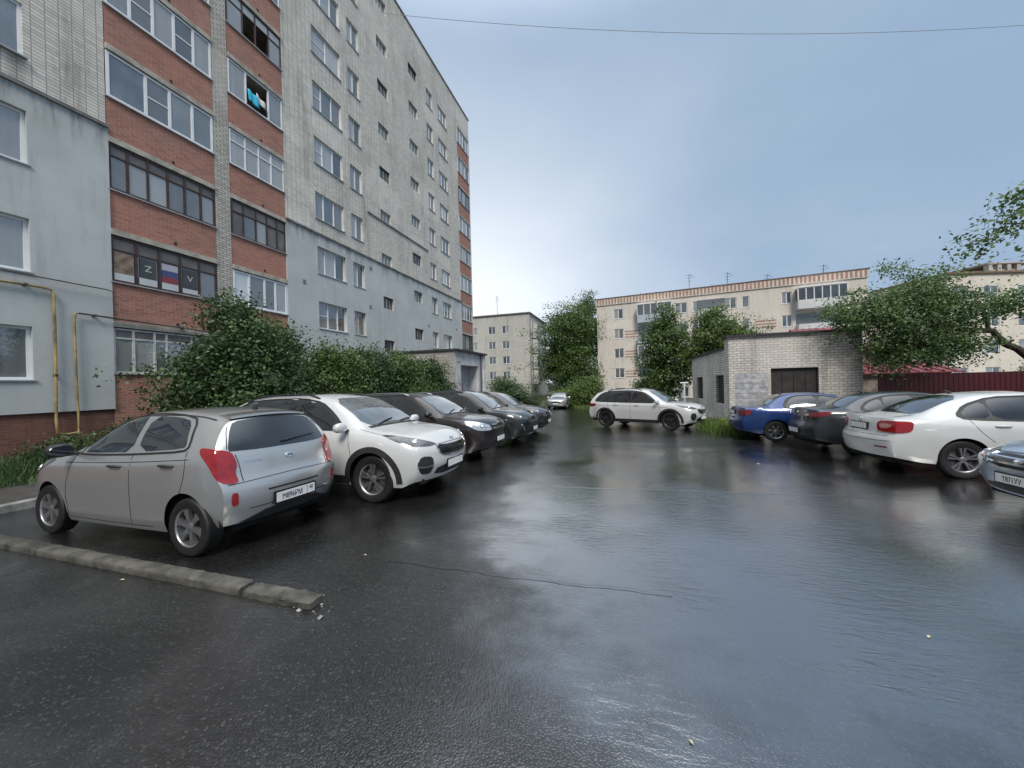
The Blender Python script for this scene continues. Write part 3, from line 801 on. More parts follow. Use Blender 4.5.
OCTAVIA = sedan(patches=[('lamp_lens', [(4.5, .57, .895), (4.42, .66, .905), (4.36, .72, .88), (4.42, .69, .815), (4.5, .58, .81)], (1, -.8, 0), 'lamppink', True, 2), ('bumper_reflector', [(4.5, .48, .47), (4.5, .72, .47), (4.5, .72, .495), (4.5, .48, .495)], (1, -.3, 0), 'darkred', True, 0)],
                ribbons=[('bumper_crease', [(4.5, -.8, .60), (4.5, -.4, .585), (4.5, .4, .585), (4.5, .8, .60)], (1, 0, 0), .008, .002, 'plastic', False, 1)],
                badges=[(-1, 0, .945, .045, .045)], handle_mat=P_WHITE)
LIFT_LAMP = ('lamp_lens', [(4.5, .56, .90), (4.42, .66, .91), (4.36, .70, .88), (4.42, .68, .815), (4.5, .57, .81)], (1, -.6, 0), 'lampclear', True, 2)
GREYSEDAN = sedan(paint=P_GREY, L=4.57, wb=2.635, fo=.95, W=1.76, spokes=7, rimstyle='thin',
    top=[(0, .70), (.08, .775), (.4, .875), (1.15, .985), (1.6, 1.23), (2.0, 1.40), (2.5, 1.455), (2.95, 1.44), (3.35, 1.35), (3.85, 1.12), (4.1, 1.09), (4.4, 1.085), (4.57, 1.06)],
    belt=[(0, .68), (.5, .82), (1.1, .91), (3.0, .965), (4.1, 1.01), (4.57, 1.0)],
    rear_glass=('top', 3.20, 3.80, .47, .55),
    taillights=[([(4.5, .36, .93), (4.42, .60, .965), (4.2, .80, .99), (4.1, .84, .98), (4.2, .83, .88), (4.45, .66, .85), (4.5, .38, .86)], 'darkred')],
    patches=[('lamp_lens', [(4.5, .40, .915), (4.46, .52, .935), (4.46, .54, .87), (4.5, .41, .875)], (1, -.3, 0), 'lampclear', True, 1),
             ('bumper_shelf', [(4.5, -.72, .66), (4.5, .72, .66), (4.5, .68, .735), (4.5, -.68, .735)], (1, 0, 0), 'lampclear', False, 1)] if False else
            [('lamp_lens', [(4.5, .40, .915), (4.46, .52, .935), (4.46, .54, .87), (4.5, .41, .875)], (1, -.3, 0), 'lampclear', True, 1),
             ('bumper_diffuser', [(4.5, -.70, .30), (4.5, .70, .30), (4.5, .62, .40), (4.5, -.62, .40)], (1, 0, 0), 'plastic', False, 1)],
    plates=[(-1, .50, [], {})], badges=[(-1, 0, .95, .045, .04)])
BLUESEDAN = sedan(paint=P_BLUE, L=4.5, wb=2.60, fo=.93, W=1.725, spokes=7, rimstyle='thin', rt=.30, arch=.355,
    top=[(0, .70), (.08, .775), (.4, .865), (1.15, .965), (1.6, 1.21), (2.0, 1.38), (2.5, 1.43), (2.95, 1.415), (3.30, 1.33), (3.78, 1.06), (3.95, 1.035), (4.35, 1.025), (4.5, .98)],
    plan=[(0, .74), (.1, .79), (.4, .85), (.9, .8625), (3.6, .8625), (4.1, .84), (4.5, .77)],
    rear_glass=('top', 3.17, 3.73, .46, .54),
    side_windows=[[(1.52, .955), (1.78, 1.145), (2.04, 1.265), (2.40, 1.325), (2.43, .98)], [(2.50, .98), (2.48, 1.328), (2.93, 1.31), (3.10, 1.24), (3.24, 1.05), (3.22, .995)]],
    daylight=[(1.44, .93), (1.76, 1.175), (2.02, 1.292), (2.42, 1.355), (2.95, 1.338), (3.18, 1.25), (3.32, 1.04), (3.26, .965), (2.4, .955)],
    taillights=[([(4.42, .50, .92), (4.35, .64, .93), (4.2, .76, .93), (4.12, .82, .92), (4.15, .83, .80), (4.3, .78, .765), (4.42, .52, .765)], 'darkred')],
    patches=[('boot_panel', [(4.4, -.46, .78), (4.4, .46, .78), (4.4, .46, .92), (4.4, -.46, .92)], (1, 0, 0), 'gloss', False, 1)],
    plates=[(-1, .84, [], {})])
CORNER = sedan(paint=P_NAVY, L=4.55, wb=2.60, fo=.92, W=1.77,
    hl_mat='lampclear', headlights=[[(.03, .40, .60), (.05, .46, .77), (.2, .66, .82), (.50, .80, .84), (.42, .82, .70), (.15, .72, .60)]],
    patches=[('grille', [(0, -.38, .585), (0, .38, .585), (0, .42, .745), (0, -.42, .745)], (-1, 0, 0), 'gloss', False, 1),
             ('air_intake', [(0, -.58, .29), (0, .58, .29), (0, .54, .37), (0, -.54, .37)], (-1, 0, 0), 'plastic', False, 1)],
    ribbons=[('grille_trim', [(0, -.40, .575), (0, 0, .565), (0, .40, .575), (0, .44, .75), (0, 0, .77), (0, -.44, .75), (0, -.40, .575)], (-1, 0, 0), .026, .013, 'chrome', False, 0),
             ('grille_bar', [(0, -.41, .64), (0, 0, .635), (0, .41, .64)], (-1, 0, 0), .024, .013, 'chrome', False, 0),
             ('grille_bar', [(0, -.42, .70), (0, 0, .70), (0, .42, .70)], (-1, 0, 0), .024, .013, 'chrome', False, 0)],
    plates=[(1, .45, [('T871УУ', .088, -.055, -.006), ('40', .062, .20, .012)], {})], badges=[(1, 0, .672, .06, .03)])
SPORT = suv()
OLDBLACK = suv(paint=P_BROWN, L=4.55, wb=2.67, fo=.92, W=1.80, hl_mat='lampclear', spokes=5, rimstyle='thin', rail_mat='chrome', cladding=False,
    pf=[(.28, .12), (.42, .03), (.58, .0), (.72, .0), (.84, .03), (.95, .08)],
    headlights=[[(.04, .44, .74), (.08, .52, .86), (.30, .74, .93), (.60, .84, .96), (.55, .88, .86), (.28, .82, .74), (.1, .60, .72)]],
    patches=[('grille', [(0, -.40, .70), (0, .40, .70), (0, .42, .83), (0, -.42, .83)], (-1, 0, 0), 'plastic', False, 1),
             ('air_intake', [(0, -.58, .36), (0, .58, .36), (0, .52, .52), (0, -.52, .52)], (-1, 0, 0), 'plastic', False, 1)],
    ribbons=[('grille_trim', [(0, -.42, .84), (0, 0, .85), (0, .42, .84)], (-1, 0, 0), .03, .012, 'chrome', False, 1), ('grille_bar', [(0, -.41, .765), (0, .41, .765)], (-1, 0, 0), .022, .012, 'chrome', False, 0)])
CROSS = suv(paint=P_GREEN, L=4.6, wb=2.66, fo=.93, W=1.845, spokes=5, rimstyle='double', rt=.36, arch=.415, mirror_mat=CM['gloss'],
    top=[(0, .86), (.05, .93), (.2, 1.0), (.65, 1.07), (1.10, 1.125), (1.55, 1.40), (1.95, 1.60), (2.45, 1.67), (3.1, 1.665), (3.9, 1.60), (4.6, 1.52)],
    belt=[(0, .84), (.3, .93), (1.1, 1.02), (2.0, 1.05), (3.2, 1.09), (4.2, 1.14), (4.6, 1.13)],
    headlights=[[(.04, .50, .83), (.2, .72, .90), (.70, .87, .99), (.55, .90, .90), (.25, .84, .80), (.08, .6, .79)]],
    patches=[('grille', [(0, -.46, .76), (0, .46, .76), (0, .48, .83), (0, -.48, .83)], (-1, 0, 0), 'gloss', False, 1),
             ('air_intake', [(0, -.62, .38), (0, .62, .38), (0, .48, .68), (0, -.48, .68)], (-1, 0, 0), 'plastic', False, 1)],
    ribbons=[('fog_trim', [(.12, .70, .46), (.14, .74, .55), (.2, .80, .64)], (-1, -.5, 0), .05, .012, 'chrome', True, 1)])
FAR_SUV = suv(paint=P_BLACK, hl_mat='lampdark', spokes=5, rimstyle='thin')
KODIAQ = suv(L=4.70, wb=2.79, fo=.93, W=1.88, rt=.355, arch=.415, spokes=5, rimstyle='wide_dark', rail_mat='plastic',
    top=[(0, .86), (.05, .94), (.2, 1.0), (.65, 1.06), (1.15, 1.11), (1.6, 1.38), (2.0, 1.575), (2.5, 1.645), (3.2, 1.64), (4.1, 1.58), (4.7, 1.50)],
    belt=[(0, .84), (.3, .92), (1.1, 1.0), (2.0, 1.03), (3.2, 1.05), (4.3, 1.08), (4.7, 1.08)],
    pr=[(.3, .12), (.5, .02), (.65, .0), (.8, .02), (1.0, .05), (1.15, .12), (1.3, .24), (1.5, .40)],
    side_windows=[[(1.52, 1.07), (1.80, 1.29), (2.07, 1.45), (2.48, 1.525), (2.52, 1.085)], [(2.59, 1.085), (2.57, 1.53), (3.35, 1.52), (3.45, 1.10)], [(3.52, 1.105), (3.44, 1.515), (3.92, 1.47), (4.20, 1.18), (4.15, 1.13)]],
    daylight=[(1.42, 1.045), (1.78, 1.32), (2.06, 1.478), (2.5, 1.558), (3.4, 1.552), (3.98, 1.495), (4.30, 1.16), (4.2, 1.09), (2.5, 1.06)],
    gaps=[[(1.30, .30), (1.26, .6), (1.38, 1.02)], [(2.55, .28), (2.56, .8), (2.55, 1.06)], [(3.45, .72), (3.62, .95), (3.60, 1.09)], [(1.30, .29), (2.55, .28), (3.2, .30)], [(1.0, .88), (2.4, .92), (4.3, .95)]],  # last line draws the shade of the side crease
    taillights=[([(4.6, .50, 1.02), (4.45, .74, 1.02), (4.2, .90, 1.0), (4.3, .90, .90), (4.5, .74, .86), (4.6, .5, .90)], 'darkred')],
    handles=[(2.28, .95), (3.22, .965)], plates=[(1, .48, [], {})])
SMALLFAR = sedan(paint=P_SILVER, patches=[('grille', [(0, -.40, .55), (0, .40, .55), (0, .44, .67), (0, -.44, .67)], (-1, 0, 0), 'plastic', False, 1)], spokes=5, rimstyle='thin')
DARKHATCH = dict(HATCH); DARKHATCH.update(paint=P_BLACK, plates=[(-1, .485, [], {})])

def gz(y):
    """height of the sloping car park (it falls away from the viewer)"""
    y = min(max(y, -12.0), 40.0)
    return 0.064 - 0.02424 * y
# ---------------------------------------------------------------- ground, car park, path
def sheet(name, x0, x1, y0, y1, nx, ny, dz, mat, kind='structure', zf=None):
    vs, fs = [], []
    for j in range(ny + 1):
        for i in range(nx + 1):
            x = x0 + (x1 - x0) * i / nx; y = y0 + (y1 - y0) * j / ny
            vs.append((x, y, (zf or (lambda a, b: gz(b)))(x, y) + dz))
    for j in range(ny):
        for i in range(nx):
            a = j * (nx + 1) + i; fs.append((a, a + 1, a + nx + 2, a + nx + 1))
    me = bpy.data.meshes.new(name); me.from_pydata(vs, [], fs); me.update()
    return tag(link(name, me, mat, None, 180, fix=False), kind=kind)

def asphalt():
    m = Mat('wet_asphalt', rough=0.3, spec=0.5, ior=1.85, coat=1.0, coat_rough=0.04)
    p = m.pos()
    big = m.noise(p, 0.33, 4.0, 0.55, 0.6)
    mid = m.noise(m.pos((1, 1, 1)), 1.9, 5.0, 0.6)
    # the sheet of running water lies in the shallow dip along the middle of the car park
    gp = m.n('ShaderNodeNewGeometry'); mp0 = m.n('ShaderNodeMapping'); m.l(gp.outputs['Position'], mp0.inputs[0])
    mp0.inputs['Location'].default_value = (-1.5 / 4.3, -6.3 / 5.6, 0); mp0.inputs['Scale'].default_value = (1 / 4.3, 1 / 5.6, 0)
    ln = m.n('ShaderNodeVectorMath', operation='LENGTH'); m.l(mp0.outputs[0], ln.inputs[0])
    dip = m.ramp(ln.outputs['Value'], 0.35, 1.25, 0.24, -0.13)
    film = m.ramp(m.math('ADD', dip, m.math('ADD', m.math('MULTIPLY', big, 0.72), m.math('MULTIPLY', mid, 0.28))), 0.36, 0.66)     # 1 = standing water
    m.l(m.ramp(film, 0.0, 1.0, 0.14, 1.0), m.b.inputs['Coat Weight']); m.l(m.ramp(film, 0.0, 1.0, 0.28, 0.6), m.b.inputs['Specular IOR Level'])
    # stones of the surface
    v = m.n('ShaderNodeTexVoronoi'); m.l(p, v.inputs['Vector']); v.inputs['Scale'].default_value = 85.0
    stones = m.ramp(v.outputs['Color'], 0.55, 1.0)
    fine = m.noise(p, 260.0, 3.0, 0.6)
    patch = m.ramp(m.noise(p, 0.8, 5.0, 0.6), 0.35, 0.7)
    col = m.mix(patch, (0.006, 0.006, 0.0058), (0.021, 0.0205, 0.020))
    sep = m.n('ShaderNodeSeparateColor'); m.l(v.outputs['Color'], sep.inputs[0])
    pale = m.ramp(sep.outputs[0], 0.86, 0.98, 0.0, 0.6)
    col = m.mix(pale, col, (0.070, 0.069, 0.065))
    m.base(m.mix(m.math('MULTIPLY', film, 0.5), col, (0.016, 0.016, 0.016)))
    m.rough(m.mix(film, m.mix(fine, (0.08, 0.08, 0.08), (0.17, 0.17, 0.17)), (0.035, 0.035, 0.035)))
    # ripples of rain water running across, then the grain of the dry-standing parts
    g = m.n('ShaderNodeNewGeometry'); mp = m.n('ShaderNodeMapping'); m.l(g.outputs['Position'], mp.inputs[0])
    mp.inputs['Rotation'].default_value = (0, 0, R(-14)); mp.inputs['Scale'].default_value = (4.2, 11.5, 1)
    rip = m.noise(mp.outputs[0], 1.6, 5.0, 0.62, 0.5)
    b1 = m.n('ShaderNodeBump'); b1.inputs['Distance'].default_value = 0.011
    gust = m.ramp(m.noise(p, 0.9, 3.0, 0.5), 0.38, 0.66, 0.10, 0.62); m.l(gust, b1.inputs['Strength'])
    m.l(rip, b1.inputs['Height'])
    b2 = m.n('ShaderNodeBump'); b2.inputs['Distance'].default_value = 0.0022
    m.l(m.ramp(film, 0.0, 1.0, 0.75, 0.34), b2.inputs['Strength'])
    m.l(m.math('ADD', m.ramp(v.outputs['Distance'], 0.0, 0.9, 1.0, 0.0), m.math('MULTIPLY', fine, 0.5)), b2.inputs['Height'])
    m.l(b1.outputs[0], b2.inputs['Normal'])
    b3 = m.n('ShaderNodeBump'); b3.inputs['Distance'].default_value = 0.03; b3.inputs['Strength'].default_value = 0.06
    m.l(m.noise(p, 2.4, 3.0, 0.5), b3.inputs['Height']); m.l(b2.outputs[0], b3.inputs['Normal'])
    m.l(b3.outputs[0], m.b.inputs['Normal']); bc = m.n('ShaderNodeBump'); bc.inputs['Distance'].default_value = 0.0022; m.l(m.ramp(film, 0.0, 0.9, 0.7, 0.13), bc.inputs['Strength'])
    m.l(m.math('ADD', m.ramp(v.outputs['Distance'], 0.0, 0.9, 1.0, 0.0), m.math('MULTIPLY', fine, 0.5)), bc.inputs['Height']); m.l(b1.outputs[0], bc.inputs['Normal'])
    m.l(bc.outputs[0], m.b.inputs['Coat Normal'])
    m.b.inputs['Coat IOR'].default_value = 3.0
    return m.m
M_ASPH = asphalt()
M_EARTH = plain('wet_earth_and_grass', (0.055, 0.060, 0.028), 0.9, 0.5, 3.0, 0.02)
M_PATH = plain('wet_paved_path', (0.06, 0.053, 0.047), 0.3, 0.35, 3.0, 0.006)
M_CONC = plain('worn_concrete', (0.21, 0.205, 0.19), 0.7, 0.4, 7.0, 0.006)
M_KERB = plain('wet_mossy_kerb', (0.075, 0.071, 0.060), 0.5, 0.5, 6.0, 0.008)
sheet('ground', -400, 400, -60, 700, 8, 38, -0.09, M_EARTH, zf=lambda x, y: gz(y))
sheet('road', -13.2, 16, -14, 36, 30, 50, 0.0, M_ASPH, zf=lambda x, y: gz(y) + 0.004)
sheet('path', -10.6, -8.66, 2.9, 30, 4, 30, 0.055, M_PATH)
sheet('far_road', -9.0, -4.4, 35.9, 60, 6, 20, 0.0, M_ASPH)
sheet('courtyard', -4.4, 40, 36, 62, 20, 20, -0.02, plain('far_damp_ground', (0.05, 0.05, 0.045), 0.6, 0.4, 2.0))

# repaired joint across the car park: a low ridge of tar
def ridge(name, pts, wd, h, mat):
    m = MB(); vs, fs = [], []
    for i, (x, y) in enumerate(pts):
        j = math.sin(i * 2.1) * 0.006 + math.sin(i * 0.7) * 0.012
        for dy, dz in ((-wd, 0.0045), (-wd * 0.4, h), (wd * 0.4, h), (wd, 0.0045)): vs.append((x, y + dy + j, gz(y) + dz + 0.002))
    for i in range(len(pts) - 1):
        for k in range(3): fs.append((4 * i + k, 4 * i + k + 1, 4 * i + k + 5, 4 * i + k + 4))
    m.add(vs, fs); return tag(m.build(name, mat, None, 180), kind='structure')
M_TAR = plain('tar_joint', (0.03, 0.03, 0.03), 0.12, 0.4, 9.0, 0.004)
ridge('road_seam', [(x, 6.12 + 0.10 * (x + 1) + 0.02 * math.sin(x * 3)) for x in np.linspace(-1.3, 9.5, 70)], 0.035, 0.005, M_ASPH)
ridge('road_seam', [(x, 3.02 + 0.03 * (x + 2) + 0.012 * math.sin(x * 2.2)) for x in np.linspace(-2.2, 0.3, 36)], 0.022, 0.003, M_ASPH)

# broken concrete kerb in front of the silver car
def kerb_piece(x0, x1, yc, wd, h, rough, seed, mat):
    r = random.Random(seed); n = max(4, int((x1 - x0) / 0.035)); m = MB(); vs, fs = [], []
    prof = [(-0.5, 0), (-0.5, 0.55), (-0.47, 0.86), (-0.36, 1.0), (0.0, 1.02), (0.38, 1.0), (0.48, 0.9), (0.5, 0.5), (0.5, 0)]
    for i in range(n + 1):
        x = x0 + (x1 - x0) * i / n; e = 1.0
        d = min(x - x0, x1 - x)
        if d < 0.03: e = 0.9
        for a, b in prof:
            vs.append((x + r.uniform(-1, 1) * 0.004, yc + a * wd * e + r.uniform(-1, 1) * rough, gz(yc) - 0.03 + (b * h + 0.03) * e + (r.uniform(-1, 1) * rough if b > 0 else 0)))
    k = len(prof)
    for i in range(n):
        for j in range(k - 1): fs.append((i * k + j, i * k + j + 1, (i + 1) * k + j + 1, (i + 1) * k + j))
    fs += [tuple(range(k)), tuple(n * k + j for j in range(k - 1, -1, -1))]
    m.add(vs, fs); return m.build('kerb', mat, None, 50)
for i, (a, b) in enumerate(((-8.4, -5.9), (-5.885, -3.02))):
    o = kerb_piece(a, b, 2.24 - 0.0 * i, 0.14, 0.07, 0.0035, i, M_KERB); o.name = 'concrete_kerb'
    tag(o, ('long concrete kerb stone whose far end passes the front wheel of the silver hatchback', 'long mossy kerb stone lying along the side of the silver hatchback')[i], 'kerb', 'kerb stones beside the silver hatchback')
o = kerb_piece(-2.99, -2.30, 2.235, 0.135, 0.06, 0.009, 9, M_KERB); o.name = 'concrete_kerb'
tag(o, 'short crumbled end of kerb with broken grey concrete at its tip', 'kerb', 'kerb stones beside the silver hatchback')
rb = MB(); r_ = random.Random(4)
for k in range(11):
    x = -2.30 + r_.gauss(0.03, 0.085); y = 2.22 + r_.gauss(0, 0.07); s = r_.uniform(0.006, 0.022)
    z = gz(y) + s * 0.5
    pts = []
    for a in range(6):
        pts.append((x + s * math.cos(a * 1.05) * r_.uniform(.7, 1.2), y + s * math.sin(a * 1.05) * r_.uniform(.7, 1.2), z + r_.uniform(-.4, .3) * s))
    pts += [(x, y, z + s * 0.8), (x, y, z - s * 0.6)]
    rb.add(pts, [(a, (a + 1) % 6, 6) for a in range(6)] + [((a + 1) % 6, a, 7) for a in range(6)])
tag(rb.build('rubble', M_CONC), kind='stuff')
kb = MB(); yy = 2.42
while yy < 22:
    kb = MB(); kb.box(-8.66, -8.51, yy, yy + 0.985, gz(yy + .5) - 0.1, gz(yy + .5) + 0.115)
    o = kb.build('kerb', M_CONC if yy < 4 else M_KERB, None, None, 0.012); tag(o, kind='structure'); yy += 1.0

# ---------------------------------------------------------------- walls, windows, balconies
M_WBRICK = brick_mat('pale_silicate_brick', (0.70, 0.665, 0.60), (0.52, 0.50, 0.45), (0.31, 0.295, 0.265), bw=0.26, bh=0.095, msize=0.012, axes='YZ', stain=(0.22, 0.20, 0.16), stain_amt=0.55, offset=0.0)
M_WBRICKF = brick_mat('pale_pillar_brick', (0.56, 0.53, 0.47), (0.38, 0.36, 0.31), (0.17, 0.16, 0.145), bw=0.26, bh=0.095, msize=0.014, axes='YZ', stain=(0.24, 0.20, 0.14), stain_amt=0.45)
M_RBRICK = brick_mat('red_balcony_brick', (0.39, 0.165, 0.118), (0.25, 0.10, 0.074), (0.36, 0.27, 0.22), bw=0.25, bh=0.078, msize=0.008, axes='YZ', stain=(0.42, 0.30, 0.23), stain_amt=0.30)
M_PLINTH = brick_mat('dark_red_plinth_brick', (0.20, 0.085, 0.06), (0.14, 0.06, 0.045), (0.17, 0.11, 0.09), bw=0.25, bh=0.078, msize=0.008, axes='YZ', stain=(0.06, 0.045, 0.035), stain_amt=0.8)
def plaster():
    m = Mat('grey_plaster', rough=0.85)
    n = m.noise(m.pos((1, 1, 1)), 0.7, 6.0, 0.6); st = m.noise(m.pos((2.2, 2.2, 0.25)), 1.3, 5.0, 0.65)
    col = m.mix(m.ramp(n, 0.3, 0.7), (0.42, 0.44, 0.435), (0.49, 0.515, 0.51))
    col = m.mix(m.ramp(st, 0.52, 0.8, 0.0, 0.45), col, (0.25, 0.25, 0.24))
    g = m.n('ShaderNodeNewGeometry'); sp = m.n('ShaderNodeSeparateXYZ'); m.l(g.outputs['Position'], sp.inputs[0])
    band = m.ramp(sp.outputs[2], 8.5, 9.75); drip = m.noise(m.pos((1, 3.2, 0.5)), 1.1, 5.0, 0.6)
    col = m.mix(m.math('MULTIPLY', band, m.ramp(drip, 0.42, 0.66, 0.0, 0.75)), col, (0.16, 0.155, 0.145))      # drip marks below the ledge
    m.base(col); m.bump(m.noise(m.pos(), 30.0, 4.0), 0.25, 0.004)
    return m.m
M_PLASTER = plaster()
M_LEDGE = plain('weathered_ledge', (0.17, 0.16, 0.15), 0.85, 0.35, 3.0)
M_SLAB = plain('balcony_slab_concrete', (0.36, 0.335, 0.29), 0.85, 0.3, 3.0)
M_PVC = plain('white_window_frame', (0.74, 0.75, 0.76), 0.35, 0.06, 2.0)
M_OLDFR = plain('faded_white_frame', (0.50, 0.50, 0.48), 0.6, 0.2, 3.0)
M_BROWN = plain('dark_brown_window_wood', (0.050, 0.026, 0.020), 0.55, 0.3, 5.0)
M_TRANS = plain('dull_grey_transom_board', (0.13, 0.125, 0.125), 0.6, 0.25, 2.0)
M_DARKIN = plain('dark_room', (0.02, 0.02, 0.02), 0.9, 0.3, 1.0)
M_TIN = plain('grey_sill_tin', (0.40, 0.41, 0.42), 0.4, 0.15, 3.0, metal=0.3)
def pane_mat(name, a, b, stripes=0.0):
    m = Mat(name, rough=0.04, spec=0.5, ior=2.5)
    oi = m.n('ShaderNodeObjectInfo'); p = m.pos()
    n = m.noise(p, 0.9, 3.0, 0.5)
    col = m.mix(m.ramp(n, 0.35, 0.65), a, b)
    if stripes:
        w_ = m.n('ShaderNodeTexWave'); mp = m.pos((1, 1, 0.02)); m.l(mp, w_.inputs['Vector']); w_.inputs['Scale'].default_value = 4.5; w_.inputs['Distortion'].default_value = 2.5
        cur = m.mix(w_.outputs[0], (0.30, 0.30, 0.29), (0.44, 0.44, 0.43))
        col = m.mix(m.math('MULTIPLY', m.ramp(oi.outputs['Random'], 0.15, 0.6), stripes), col, cur)
    m.base(col)
    wob = m.n('ShaderNodeBump'); wob.inputs['Strength'].default_value = 0.12; wob.inputs['Distance'].default_value = 0.02
    m.l(m.noise(p, 1.4, 2.0), wob.inputs['Height']); m.l(wob.outputs[0], m.b.inputs['Normal'])
    return m.m
M_PANE = pane_mat('window_glass', (0.06, 0.078, 0.092), (0.13, 0.155, 0.175), 0.7)
M_PANED = pane_mat('dark_window_glass', (0.018, 0.02, 0.022), (0.05, 0.055, 0.06), 0.25)
M_CURT = pane_mat('curtained_window_glass', (0.22, 0.23, 0.235), (0.36, 0.37, 0.37), 0.9)
M_FROST = pane_mat('white_backed_glass', (0.52, 0.55, 0.58), (0.58, 0.60, 0.62), 0.0)

def wall_holes(mb, x0, x1, z0, z1, holes, depth=0.16, y=0.0):
    """flat wall facing -y with rectangular openings and their reveals"""
    hs = [(max(a, x0), min(b, x1), max(c, z0), min(d, z1)) for a, b, c, d in holes if b > x0 and a < x1 and d > z0 and c < z1]
    xs = sorted({x0, x1, *[h[0] for h in hs], *[h[1] for h in hs]}); zs = sorted({z0, z1, *[h[2] for h in hs], *[h[3] for h in hs]})
    for i in range(len(xs) - 1):
        for j in range(len(zs) - 1):
            cx_, cz_ = (xs[i] + xs[i + 1]) / 2, (zs[j] + zs[j + 1]) / 2
            if any(a < cx_ < b and c < cz_ < d for a, b, c, d in hs): continue
            mb.quad((xs[i], y, zs[j]), (xs[i + 1], y, zs[j]), (xs[i + 1], y, zs[j + 1]), (xs[i], y, zs[j + 1]))
    for a, b, c, d in hs:
        q = y + depth
        mb.quad((a, y, c), (a, y, d), (a, q, d), (a, q, c)); mb.quad((b, y, c), (b, q, c), (b, q, d), (b, y, d))
        mb.quad((a, y, d), (b, y, d), (b, q, d), (a, q, d)); mb.quad((a, y, c), (a, q, c), (b, q, c), (b, y, c))

def glazing(root, name, x0, x1, z0, z1, y, cols, fmat, gmats, transom=None, fwid=0.055, dep=0.06, sill=None, open_cols=(), tmat=None, bars=()):
    """frame with its panes; cols are inner post positions from 0 to 1"""
    f = MB(); e = [0.0, *cols, 1.0]; X_ = lambda t: x0 + (x1 - x0) * t
    f.box(x0, x1, y, y + dep, z0, z0 + fwid); f.box(x0, x1, y, y + dep, z1 - fwid, z1)
    f.box(x0, x0 + fwid, y, y + dep, z0 + fwid, z1 - fwid); f.box(x1 - fwid, x1, y, y + dep, z0 + fwid, z1 - fwid)
    for t in cols: f.box(X_(t) - fwid * 0.55, X_(t) + fwid * 0.55, y - 0.003, y + dep, z0 + fwid, z1 - fwid)
    if transom:
        zt_ = z0 + (z1 - z0) * transom; f.box(x0 + fwid, x1 - fwid, y - 0.006, y + dep - 0.004, zt_ - fwid * 0.45, zt_ + fwid * 0.45)
    for c_, t_ in bars:
        zt_ = z0 + (z1 - z0) * t_; f.box(X_(e[c_]) + fwid * 0.6, X_(e[c_ + 1]) - fwid * 0.6, y + 0.004, y + dep - 0.006, zt_ - 0.02, zt_ + 0.02)
    fr = f.build(name, fmat, root)
    for i in range(len(e) - 1):
        if i in open_cols: continue
        p = MB(); a, b = X_(e[i]) + fwid * 0.4, X_(e[i + 1]) - fwid * 0.4
        zt_ = z0 + (z1 - z0) * transom if transom else z1
        p.box(a, b, y + dep * 0.45, y + dep * 0.75, z0 + fwid * 0.5, zt_ - fwid * 0.3)
        p.build('pane', gmats[i % len(gmats)], fr)
    if transom:
        p = MB(); p.box(x0 + fwid * .5, x1 - fwid * .5, y + dep * 0.4, y + dep * 0.7, z0 + (z1 - z0) * transom + fwid * .3, z1 - fwid * .5); p.build('transom_pane', tmat or gmats[0], fr)
    if sill:
        s = MB(); s.box(x0 - 0.05, x1 + 0.05, y - sill, y + 0.01, z0 - 0.045, z0 - 0.012); s.build('sill', M_TIN, fr)
    return fr

# ---------------------------------------------------------------- the nine-storey block on the left: local x runs along world Y, front faces world +X
SH = 2.84
AB = thing('apartment_building', (-15.0, 0, 0), 'tall brick block with red balconies and grey plastered lower storeys behind the car row', 'building', R(90))
windows = []                                                   # x0, x1, z0, z1, kind
for k in range(9):
    z = 2.08 + SH * k; windows.append((3.62, 5.58, z, z + 1.40, 'big'))
    if k < 4: windows.append((-2.0, -0.1, z, z + 1.40, 'big')); windows.append((0.9, 2.3, z, z + 1.40, 'big'))
    z = 1.90 + SH * k
    windows.append((15.18, 17.18, z, z + 1.38, 'triple')); windows.append((17.77, 18.76, z, z + 1.36, 'pair'))
    windows.append((26.80, 27.78, z - 0.02, z + 1.28, 'pair')); windows.append((28.72, 30.32, z, z + 1.28, 'tripleb'))
    if k < 9: windows.append((20.50, 21.60, 3.92 + SH * k, 4.70 + SH * k, 'stair'))
    windows.append((24.20, 25.40, 2.30 + SH * k, 3.12 + SH * k, 'stair'))
holes = [w_[:4] for w_ in windows]
ROOF = 28.85; ZB = -1.3
BAND = 9.55
up_ = MB(); lo_ = MB(); pl_ = MB()
wall_holes(up_, -14, 7.18, BAND + .2, ROOF, holes, 0.2)
wall_holes(up_, 13.38, 32.5, BAND, ROOF, holes, 0.2)
wall_holes(up_, 35.12, 35.35, ZB, ROOF, [], 0.2)
up_.box(-14, 35.35, 12.2, 12.4, ZB, ROOF)
up_.quad((-14, 0, ZB), (-14, 12.2, ZB), (-14, 12.2, ROOF), (-14, 0, ROOF)); up_.quad((35.35, 0, ZB), (35.35, 12.2, ZB), (35.35, 12.2, ROOF), (35.35, 0, ROOF))
for a, b in ((7.18, 10.30), (10.86, 13.38), (32.5, 35.12)): wall_holes(up_, a, b, 2.28 + SH * 8 + 1.5, ROOF, [])
up_.build('brick_wall', M_WBRICK, AB)
wall_holes(lo_, -14, 7.20, 1.19, BAND + .2, holes, 0.26, -0.06)
wall_holes(lo_, 13.36, 32.5, ZB, BAND, holes, 0.26, -0.06)
lo_.quad((7.20, -.06, 1.19), (7.20, 0.2, 1.19), (7.20, 0.2, BAND + .2), (7.20, -.06, BAND + .2)); lo_.quad((13.36, -.06, ZB), (13.36, 0.2, ZB), (13.36, 0.2, BAND), (13.36, -.06, BAND))
lo_.quad((-14, -.06, 1.19), (7.2, -.06, 1.19), (7.2, .1, 1.19), (-14, .1, 1.19))
lo_.build('plaster_wall', M_PLASTER, AB)
